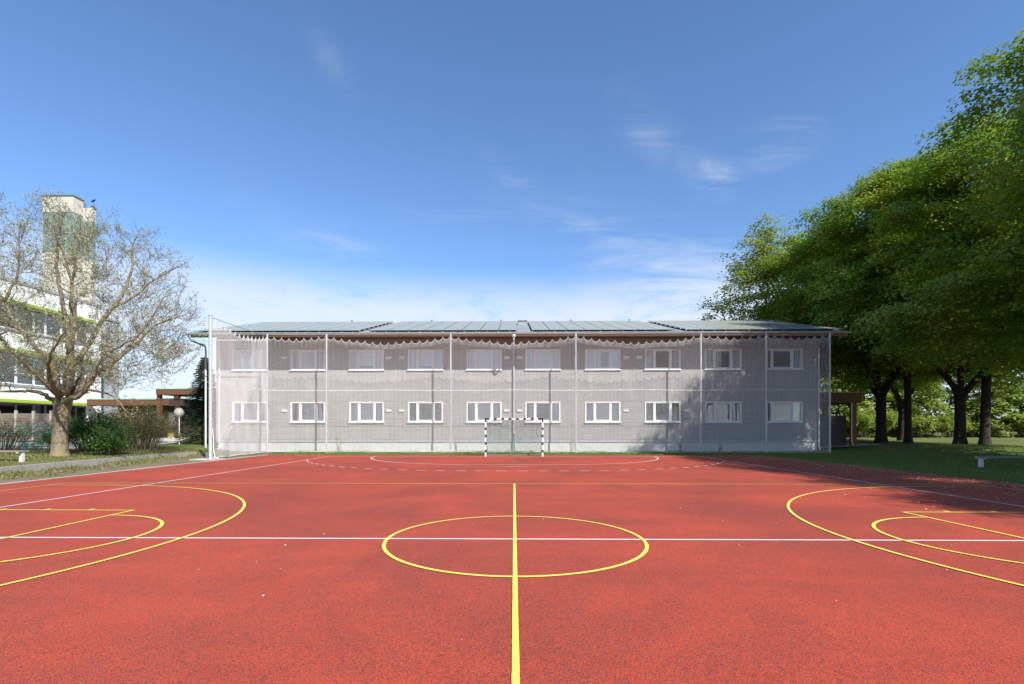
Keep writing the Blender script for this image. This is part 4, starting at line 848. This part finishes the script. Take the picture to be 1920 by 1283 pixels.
def conifer(x, y, H, RAD, label):
    z0 = ghf(x, y); root = thing('fir_tree', (x, y, z0), label, 'tree'); rp = random.Random(12); b = MB(); b.tube([(x, y, z0 - .1), (x, y, z0 + H * .5), (x, y, z0 + H)], [.11, .07, .012], 8)
    cen, nor, dr, sz = [], [], [], []
    z = .35
    while z < H - .05:
        f = 1 - z / H; rr = RAD * (f ** .8) * rp.uniform(.85, 1.08) + .06; nb = 10 if f > .3 else 8
        for i in range(nb):
            a = 6.283 * (i + rp.random() * .7) / nb; L_ = rr * rp.uniform(.75, 1.1); d = Vector((math.cos(a), math.sin(a), 0)); p0 = Vector((x, y, z0 + z))
            pts = [p0 + d * L_ * t + Vector((0, 0, -.28 * L_ * t * t + .10 * L_ * t ** 4)) for t in (0, .35, .7, 1)]; b.tube(pts, [.018, .012, .008, .004], 3, False)
            side = d.cross(Vector((0, 0, 1)))
            for t in np.arange(.15, 1.02, .055):
                q = p0 + d * L_ * t + Vector((0, 0, -.28 * L_ * t * t + .10 * L_ * t ** 4))
                for s in (-1, 1):
                    for u in range(5):
                        ln = .20 * (1.15 - t * .55); vv = (side * s * rp.uniform(.5, 1) + d * rp.uniform(.3, .9) + Vector((0, 0, rp.uniform(-.35, .15)))).normalized()
                        cen.append(tuple(q + vv * ln * .45 * u / 4 * 1.6)); nor.append((rp.gauss(0, .5), rp.gauss(0, .5), 1)); dr.append(tuple(vv + Vector((rp.gauss(0, .3), rp.gauss(0, .3), rp.gauss(0, .2))))); sz.append(rp.uniform(.07, .12))
        z += .13 + .04 * rp.random()
    b.build('trunk', M['bark_dark'], root); V, F, A = leaves_np(np.array(cen), np.array(nor), np.array(dr), np.array(sz), 2, wide=.16, fold=.03)
    link('needles', np_mesh('needles', V - np.array([x, y, z0]), F, M['needle'], A), root)
conifer(-22.75, 36.4, 6.4, 2.1, 'dark green fir tree standing close behind the left end net post')
def weed(x, y, h, seed, label):
    rp = random.Random(seed); z0 = ghf(x, y); root = thing('weed_plant', (x, y, z0), label, 'plant', 'weeds growing in the ball net'); b = MB(); c, n, d, s = [], [], [], []
    for k in range(4):
        a = rp.random() * 6.28; hh = h * rp.uniform(.55, 1); e = Vector((x + .16 * math.cos(a) * h, y + .05 * math.sin(a), z0 + hh)); p = curve_pts((x, y, z0), e, (.03 * math.cos(a), 0, 0), 5); b.tube(p, .006, 3, False)
        for q in p[1:]:
            for u in range(4): c.append((q.x + rp.gauss(0, .05), q.y + rp.gauss(0, .03), q.z + rp.gauss(0, .06))); n.append((rp.gauss(0, .6), -.6 + rp.gauss(0, .5), .8)); d.append((rp.gauss(0, 1), rp.gauss(0, .5), rp.gauss(0, .4))); s.append(rp.uniform(.035, .07))
    b.build('stem', M['bark_twig'], root); V, F, A = leaves_np(np.array(c), np.array(n), np.array(d), np.array(s), seed); link('leaves', np_mesh('leaves', V - np.array([x, y, z0]), F, M['bush'], A), root)
for i, (x, h, lb) in enumerate(((-10.85, 1.2, 'thin climbing weed in the net left of the second window pair, low left'), (-3.55, 1.15, 'leafy weed climbing the net just left of the striped goal'), (3.55, 1.05, 'leafy weed climbing the net just right of the striped goal'), (10.2, .95, 'slender weed in the net at the edge of the tree shade'), (12.6, .8, 'small weed at the foot of the net in the tree shade'))):
    weed(x, NY + .12, h * .8, 70 + i, lb)
# ------------------------------------------------------------------ grass and litter (uncountable)
def blades(name, pts, h, mat, seed, lean=.35, w=.012):
    r = np.random.default_rng(seed); n = len(pts); z = gh(pts[:, 0], pts[:, 1]) - .012; a = r.random(n) * 6.283; hh = h * r.uniform(.4, 1.3, n); p = np.c_[pts, z]; s = np.c_[np.cos(a), np.sin(a), np.zeros(n)] * (w * r.uniform(.7, 1.4, n))[:, None]
    l = np.c_[r.normal(size=n) * lean * hh, r.normal(size=n) * lean * hh, hh]; V = np.stack([p - s, p + s, p + l + s * .15, p + l - s * .15], 1).reshape(-1, 3); F = np.arange(4 * n).reshape(-1, 4)
    tag(link(name, np_mesh(name, V, F, M[mat], r.random(n)), None), kind='stuff')
r = np.random.default_rng(17)
n = 26000; px_ = np.c_[r.uniform(-14.2, 20.5, n), r.uniform(28.5, 32.6, n)]; keep = (np.sin(px_[:, 0] * 1.7) + np.sin(px_[:, 0] * .61 + 2) + r.normal(size=n) * .8 + .9 - 1.2 * (px_[:, 0] < -5) > 0); blades('grass_strip', px_[keep], .10, 'grass', 1)
n = 60000; a = np.c_[14.15 + r.random(n) ** 1.6 * 16, r.uniform(9, 34, n)]; blades('lawn_grass', a, .055, 'grass', 2, .6, .014)
n = 26000; y = r.uniform(9, 30, n); a = np.c_[wall_x(y) - .35 - r.random(n) ** 1.3 * 7, y]; blades('lawn_grass', a, .06, 'grass_pale', 3, .7, .014)
n = 9000; y = r.uniform(9, 29.5, n); a = np.c_[wall_x(y) + .08 + np.abs(r.normal(size=n)) * .55, y]; blades('verge_grass', a[(np.sin(y * 2.1) + np.sin(y * .9) + r.normal(size=n) * .6) > .1], .13, 'grass_pale', 4, .7, .02)
def litter(name, pts, size, mat, seed):
    r = np.random.default_rng(seed); n = len(pts); c = np.c_[pts, np.full(n, .0125)]; c[:, 2] = np.maximum(c[:, 2], gh(c[:, 0], c[:, 1]) + .004)
    V, F, A = leaves_np(c, np.c_[r.normal(size=n) * .25, r.normal(size=n) * .25, np.ones(n)], r.normal(size=(n, 3)) * np.array([1, 1, 0]), size * r.uniform(.4, 1.5, n), seed); tag(link(name, np_mesh(name, V, F, M[mat], A), None), kind='stuff')
n = 7000; y = r.uniform(5, 28.3, n); litter('fallen_blossom', np.c_[14.0 - np.abs(r.normal(size=n)) ** 1.3 * 1.5, y], .030, 'petal', 5)
n = 5000; y = r.uniform(9, 28.3, n); litter('fallen_leaves', np.c_[wall_x(y) + .2 + np.abs(r.normal(size=n)) * .7, y], .06, 'drygrass', 6)
n = 260; x = r.uniform(-9, 13, n); x = np.where(r.random(n) < .45, 13.5 - np.abs(r.normal(size=n)) * 5, x); litter('fallen_petals', np.c_[x, r.uniform(2.6, 22, n)], .014, 'whitepetal', 7)
n = 26; litter('fallen_petals', np.c_[r.uniform(-6, 6, n), r.uniform(2.6, 9, n)], .016, 'whitepetal', 8)

# ------------------------------------------------------------------ left side: low wall, bench, railing, fence
def kerb_wall():
    b = MB(); ys = list(np.arange(-6, 29.0, 1.1)); 
    for a, c in zip(ys[:-1], ys[1:]):
        xa, xc = float(wall_x(a)), float(wall_x(c)); c2 = c - .012; h = .235 - .05 * max(0, (a - 20) / 9)
        b.add([(xa - .30, a, -.2), (xa, a, -.2), (xc, c2, -.2), (xc - .30, c2, -.2), (xa - .30, a, h), (xa - .012, a, h), (xc - .012, c2, h), (xc - .30, c2, h)], [(3, 2, 1, 0), (4, 5, 6, 7), (0, 1, 5, 4), (1, 2, 6, 5), (2, 3, 7, 6), (3, 0, 4, 7)])
    t = thing('low_concrete_wall', (-17, 16, 0), 'low weathered concrete wall edging the raised lawn left of the court', 'low wall'); b.build('wall_body', M['kerb'], t)
kerb_wall()
def bench(x, y, rz, wood, leg, label, n=3, L_=3.0, hh=.44):
    t = thing('park_bench', (x, y, ghf(x, y)), label, 'bench', None, R(rz)); z0 = 0
    def part(nm, fn, m):
        b = MB(); fn(b); me = b.build(nm, m); me.parent = t; return me
    for i in range(n): part('seat_slat', lambda b: b.box(0, L_, -.21 + i * .145, -.21 + i * .145 + .125, hh - .05, hh), wood)
    for u in (.02, L_ * .5, L_ - .14):
        part('leg', lambda b: (b.add([(u, -.06, -.05), (u + .12, -.06, -.05), (u + .12, .06, -.05), (u, .06, -.05), (u, -.05, hh - .086), (u + .12, -.05, hh - .086), (u + .12, .05, hh - .086), (u, .05, hh - .086)], [(3, 2, 1, 0), (4, 5, 6, 7), (0, 1, 5, 4), (1, 2, 6, 5), (2, 3, 7, 6), (3, 0, 4, 7)]), b.box(u + .02, u + .10, -.2, .2, hh - .085, hh - .051)), leg)
    return t
bench(18.35, 20.0, 2, M['benchgrey'], M['concrete_leg'], 'low grey slatted bench on the shaded lawn right of the court', 3, 4.2, .43)
bench(-18.35, 18.45, 182, M['benchwood'], M['concrete_leg'], 'weathered wooden bench on pale legs on the sunny lawn left of the court', 3, 3.4, .43)
def railing():
    y = 26.6; t = thing('railing', (-31, y, ghf(-31, y)), 'turquoise metal railing in front of the slatted wood fence', 'railing'); x1 = -24.4; z = .42
    for nm, zz in (('top_rail', 1.10), ('rail', .86), ('rail', .40), ('rail', .13)):
        b = MB(); b.tube([(-40, y, z + zz), (x1, y, z + zz)], .03, 8); b.build(nm, M['teal'], t)
    for k in range(9):
        x = x1 - .06 - k * 1.95; b = MB(); b.tube([(x, y, z - .25), (x, y, z + 1.1)], .035, 8); b.build('post', M['teal'], t)
    b = MB(); b.box(-42, -25.25, 27.0, 27.25, -.2, .71); w = thing('retaining_wall', (-32, 27.1, 0), 'low pale concrete wall behind the turquoise railing', 'low wall'); b.build('wall_body', M['paving'], w)
    b = MB(); b.box(-44, -25.3, 27.252, 33.5, 0, .70); b.box(-44, -31.6, 33.502, 46, 0, .695); tag(b.build('terrace', M['paving']), kind='structure')
railing()
def wood_fence():
    y = 28.3; t = thing('wooden_fence', (-32, y, .7), 'weathered grey slatted wooden fence with pale posts under the white building', 'fence'); z0, z1 = .72, 2.42; rp = random.Random(2)
    for k in range(8):
        x = -25.55 - k * 1.02 * 1.0; p = MB(); p.box(x - .055, x + .055, y - .06, y + .05, .6, z1 + .10 + .03 * (k % 2)); p.build('post', M['fencepost'], t)
        if k == 7: break
        q = MB()
        for j in range(11):
            z = z0 + j * .152; q.box(x - 1.02 + .057, x - .057, y - .02 + .006 * (j % 2), y + .01 + .006 * (j % 2), z, z + .14)
        q.build('slat_panel', M['fencewood'], t)
wood_fence()
# ------------------------------------------------------------------ white school building and tower
def school():
    X = -36.3; Y0, Y1 = 8.0, 43.4; t = thing('white_school_building', (-42, 30, 0), 'long white three-storey building with lime green awning strips behind the tree', 'building')
    b = MB(); bands = [(3.62, 1.0, 3.40), (7.27, 4.75, 7.05), (10.75, 8.7, 10.5)]; yE = 42.0
    zc = -.2
    for top, s, h in bands:
        b.box(X - .3, X, Y0, Y1, zc, s); b.box(X - .3, X, yE, Y1, s, h); zc = h
    b.box(X - .3, X, Y0, Y1, zc, 12.1); b.box(X - 14, X - .3, Y1 - .3, Y1, -.2, 12.1); b.box(X - 14, X - .3, Y0, Y0 + .3, -.2, 12.1); b.box(X - 14.3, X - 14, Y0, Y1, -.2, 12.1); b.build('wall', M['white_wall'], t)
    b = MB(); b.box(X - 14.1, X + .06, Y0 - .05, Y1 + .05, 12.102, 12.26); b.build('roof', M['lintel'], t)
    b = MB(); b.box(X - 12, X - 1.2, Y0 + 1, Y1 - .8, 12.262, 12.75); b.build('roof_upstand', M['greywall'], t)
    rp = random.Random(6)
    for fl, (top, s, h) in enumerate(bands):
        a = MB(); a.add([(X - .02, Y0, h + .002), (X + .55, Y0, h - .02), (X + .55, Y0, h + .19), (X - .02, Y0, h + .25), (X - .02, yE + .3, h + .002), (X + .55, yE + .3, h - .02), (X + .55, yE + .3, h + .19), (X - .02, yE + .3, h + .25)],
              [(0, 1, 2, 3), (7, 6, 5, 4), (0, 4, 5, 1), (1, 5, 6, 2), (2, 6, 7, 3), (3, 7, 4, 0)]); a.build('awning', M['lime'], t)
        y = yE - .05; k = 0
        while y > 24:
            w = 1.35 if k % 3 else .95; f = MB(); y0 = y - w + .02
            for q in ((y0, y0 + .06, s, h), (y - .06, y, s, h), (y0 + .06, y - .06, s, s + .07), (y0 + .06, y - .06, h - .07, h)): f.box(X - .2, X - .10, *q)
            if k % 3 == 1: f.box(X - .19, X - .11, y0 + .06, y - .06, s + .8, s + .86)
            o = f.build('window', M['steel'] if fl == 0 else M['frame'], t); g = MB(); g.poly([(X - .14, y0 + .06, s + .07), (X - .14, y - .06, s + .07), (X - .14, y - .06, h - .07), (X - .14, y0 + .06, h - .07)]); g.build('pane', M['darkglass'], o)
            if rp.random() < .35:
                c = MB(); c.box(X - .42, X - .40, y0 + .1, y - .1, s + .1 + .6 * rp.random(), h); c.build('curtain', M['curtain'], o)
            y -= w; k += 1
        c = MB(); c.box(X - .02, X + .10, 24, yE, s - .14, s - .002); c.build('sill_strip', M['lintel'], t)
        c = MB(); c.box(X - 3.2, X - 3.0, Y0 + .3, Y1 - .3, s - .3, h + .2); c.build('inner_wall', M['room'], t)
    w = MB(); w.box(-44, -37.9, Y1 + .002, 47.4, -.2, 11.6); g = thing('grey_rear_wing', (-41, 48, 0), 'plain light grey wing at the end of the white building', 'building'); w.build('wall', M['greywall'], g)
    w = MB(); w.box(-44.1, -37.8, Y1 + .004, 47.5, 11.602, 11.8); w.build('roof', M['lintel'], g)
    # tower
    t = thing('stair_tower', (-54.83, 62, 0), 'tall cream concrete tower with teal glass band rising behind the bare tree', 'tower')
    b = MB(); b.box(-57.43, -53.58, 60, 61.4, 0, 22.9); b.box(-57.43, -53.58, 60, 61.4, 27.8, 29.75); b.box(-54.83, -52.43, 61.402, 61.9, 0, 22.4); b.box(-54.83, -52.43, 61.402, 61.9, 27.2, 28.9)
    b.box(-57.45, -53.56, 59.98, 60.0, 28.55, 28.62); b.build('shaft', M['towerwall'], t)
    b = MB(); b.box(-57.40, -53.61, 60.04, 61.39, 22.901, 27.799); b.box(-54.80, -52.46, 61.404, 61.88, 22.401, 27.199); b.build('glass_band', M['teal_glass'], t)
    b = MB()
    for k in range(5): b.box(-57.43 + k * .95, -57.37 + k * .95, 60.0, 60.039, 22.95, 27.75)
    b.box(-57.43, -53.58, 60.0, 60.038, 25.2, 25.27); b.build('glazing_bar', M['lintel'], t)
    b = MB(); b.box(-57.53, -53.48, 59.9, 61.5, 29.752, 29.86); b.build('roof_cap', M['steel'], t)
    b = MB(); b.box(-54.73, -52.33, 61.502, 62.0, 28.902, 29.0); b.tube([(-52.73, 61.9, 29.0), (-52.73, 61.9, 29.75)], .05, 6); b.box(-52.93, -52.53, 61.7, 62.1, 29.2, 29.35); b.build('roof_vent', M['steel'], t)
    # crow on the vent pipe
    b = MB(); b.smooth = True; c = Vector((-52.73, 61.9, 29.98))
    b.tube([c + Vector((-.34, 0, -.14)), c + Vector((-.22, 0, -.06)), c + Vector((-.06, 0, 0)), c + Vector((.10, 0, .07)), c + Vector((.17, 0, .15)), c + Vector((.23, 0, .17)), c + Vector((.32, 0, .14))], [.025, .06, .115, .10, .065, .055, .008], 8)
    bt = thing('crow', (-52.73, 61.9, 29.75), 'black bird perched on the tower top', 'bird'); b.build('body', M['bird'], bt)
    b = MB(); b.tube([c + Vector((0, -.03, -.1)), c + Vector((0, -.03, -.23))], .012, 4); b.tube([c + Vector((0, .03, -.1)), c + Vector((0, .03, -.23))], .012, 4); b.build('legs', M['bird'], bt)
school()
# ------------------------------------------------------------------ walkway roofs, brown house, lamp
def walkway():
    t = thing('covered_walkway', (-28, 41, .6), 'stepped brown timber walkway roof with mint edging between the white and grey buildings', 'walkway')
    b = MB(); b.box(-35.5, -27.6, 41.0, 44.0, 3.42, 3.90); b.box(-29.4, -20.6, 40.6, 43.6, 4.28, 4.72); b.build('roof_beam', M['brown'], t)
    b = MB(); b.box(-35.55, -27.55, 40.95, 44.05, 3.902, 3.99); b.box(-29.45, -20.6, 40.55, 43.65, 4.722, 4.80); b.build('roof_edge', M['mint'], t)
    b = MB(); b.box(-28.45, -27.3, 40.8, 41.0, 3.35, 3.92); b.box(-28.0, -27.6, 40.7, 40.98, 3.921, 4.279); b.build('downstand', M['darkbrown'], t)
    for x in (-29.35, -27.85): 
        b = MB(); b.box(x - .14, x + .14, 40.82, 41.1, .3, 3.42 if x > -29 else 4.28); b.build('post', M['darkbrown'] if x > -29 else M['brown'], t)
    for x in (-27.72, -27.52):
        b = MB(); b.tube([(x, 40.72, .5), (x, 40.72, 3.35)], .04, 6); b.build('downpipe', M['darkbrown'], t)
    h = thing('brown_timber_house', (-26, 45, .6), 'dark brown timber house with red roof and ochre door behind the globe lamp', 'house')
    b = MB(); b.box(-34.5, -19.9, 43.0, 50, .2, 3.38); b.build('wall', M['darkbrown'], h)
    b = MB(); b.add([(-28.4, 42.4, 3.2), (-19.0, 42.4, 2.75), (-19.0, 50.5, 2.75), (-28.4, 50.5, 3.2), (-28.4, 46.5, 4.5), (-22.4, 46.5, 4.35)], [(0, 1, 5, 4), (1, 2, 5), (2, 3, 4, 5), (3, 0, 4), (3, 2, 1, 0)]); b.build('roof', M['redroof'], h)
    b = MB(); x0, x1 = -30.05, -29.0 + .1; b.box(x0, x1, 42.9, 42.995, .62, 2.95); d = b.build('door', M['door'], h)
    g = MB()
    for i in range(2):
        for j in range(3): g.box(x0 + .17 + i * .40, x0 + .53 + i * .40, 42.885, 42.899, 1.72 + j * .36, 2.05 + j * .36)
    g.build('pane', M['blind'], d); g = MB(); g.box(x1 - .14, x1 - .10, 42.84, 42.899, 1.5, 1.62); g.build('handle', M['galv'], d)
    b = MB(); q_ = lambda u, v: (-30.6 + 6 * u + v * (1.6 - 2.6 * u), 34.2 + 8.6 * v, ghf(-30.6 + 6 * u + v * (1.6 - 2.6 * u), 34.2 + 8.6 * v) + .02)
    for i in range(6):
        for j in range(12): b.poly([q_((i + a) / 6, (j + c) / 12) for a, c in ((0, 0), (1, 0), (1, 1), (0, 1))])
    tag(b.build('paved_path', M['paving']), kind='structure')
    x, y = -23.85, 35.25; z = ghf(x, y); l = thing('globe_lamp', (x, y, z), 'white post lamp with clouded globe in front of the brown house', 'street lamp')
    b = MB(); b.tube([(x, y, z - .1), (x, y, z + 1.92)], .038, 10); b.build('post', M['whitepipe'], l); b = MB(); b.tube([(x, y, z + 1.85), (x, y, z + 1.96)], .07, 10); b.build('collar', M['whitepipe'], l)
    b = MB(); b.smooth = True; b.ball((x, y, z + 2.25), .33, 20, 14); b.build('globe', M['globe'], l); b = MB(); b.tube([(x, y, z + 1.961), (x, y, z + 2.12)], .04, 8); b.ball((x, y, z + 2.2), .07, 10, 8, 1.4); b.build('bulb', M['frame'], l)
walkway()
# ------------------------------------------------------------------ porch on the right
def porch():
    t = thing('timber_porch', (22, 34.8, .2), 'brown timber porch at the right end of the grey block', 'porch')
    b = MB(); b.box(19.9, 23.95, 34.75, 38.5, 3.28, 3.93); b.build('roof_beam', M['brown'], t); b = MB(); b.box(19.9, 24.05, 34.65, 38.6, 3.932, 4.0); b.build('roof_edge', M['steel'], t)
    b = MB(); b.box(23.35, 23.65, 34.85, 35.15, .0, 3.279); b.build('post', M['redwood'], t); b = MB(); b.box(23.35, 23.65, 38.0, 38.3, .0, 3.279); b.build('post', M['redwood'], t)
    b = MB(); b.tube([(23.27, 34.8, 3.3), (23.27, 34.8, .55), (23.33, 34.7, .3), (23.5, 34.62, .22)], .038, 8); b.build('downpipe', M['whitepipe'], t)
    b = MB(); rp = random.Random(1)
    for j in range(17):
        z = .28 + j * .125
        for k in range(6):
            x0 = 20.3 + k * .5; o = .02 if (j + k) % 2 else -.02; b.add([(x0, 35.4 - o, z), (x0 + .25, 35.4 + o, z), (x0 + .5, 35.4 - o, z), (x0, 35.4 - o, z + .115), (x0 + .25, 35.4 + o, z + .115), (x0 + .5, 35.4 - o, z + .115)], [(0, 1, 4, 3), (1, 2, 5, 4)])
    b.box(20.25, 23.3, 35.425, 35.45, .2, 2.42); b.build('woven_screen', M['fencewood2'], t)
    b = MB(); b.poly([(19.9, 33.9, ghf(21, 34) + .06), (25, 33.9, ghf(24.6, 34) + .03), (25, 39, ghf(24.6, 38) + .06), (19.9, 39, ghf(21, 38) + .10)]); tag(b.build('porch_paving', M['paving']), kind='structure')
M['fencewood2'] = wood_mat('dark_woven_wood', (0.10, 0.075, 0.06), (0.055, 0.042, 0.034), 0)
porch()
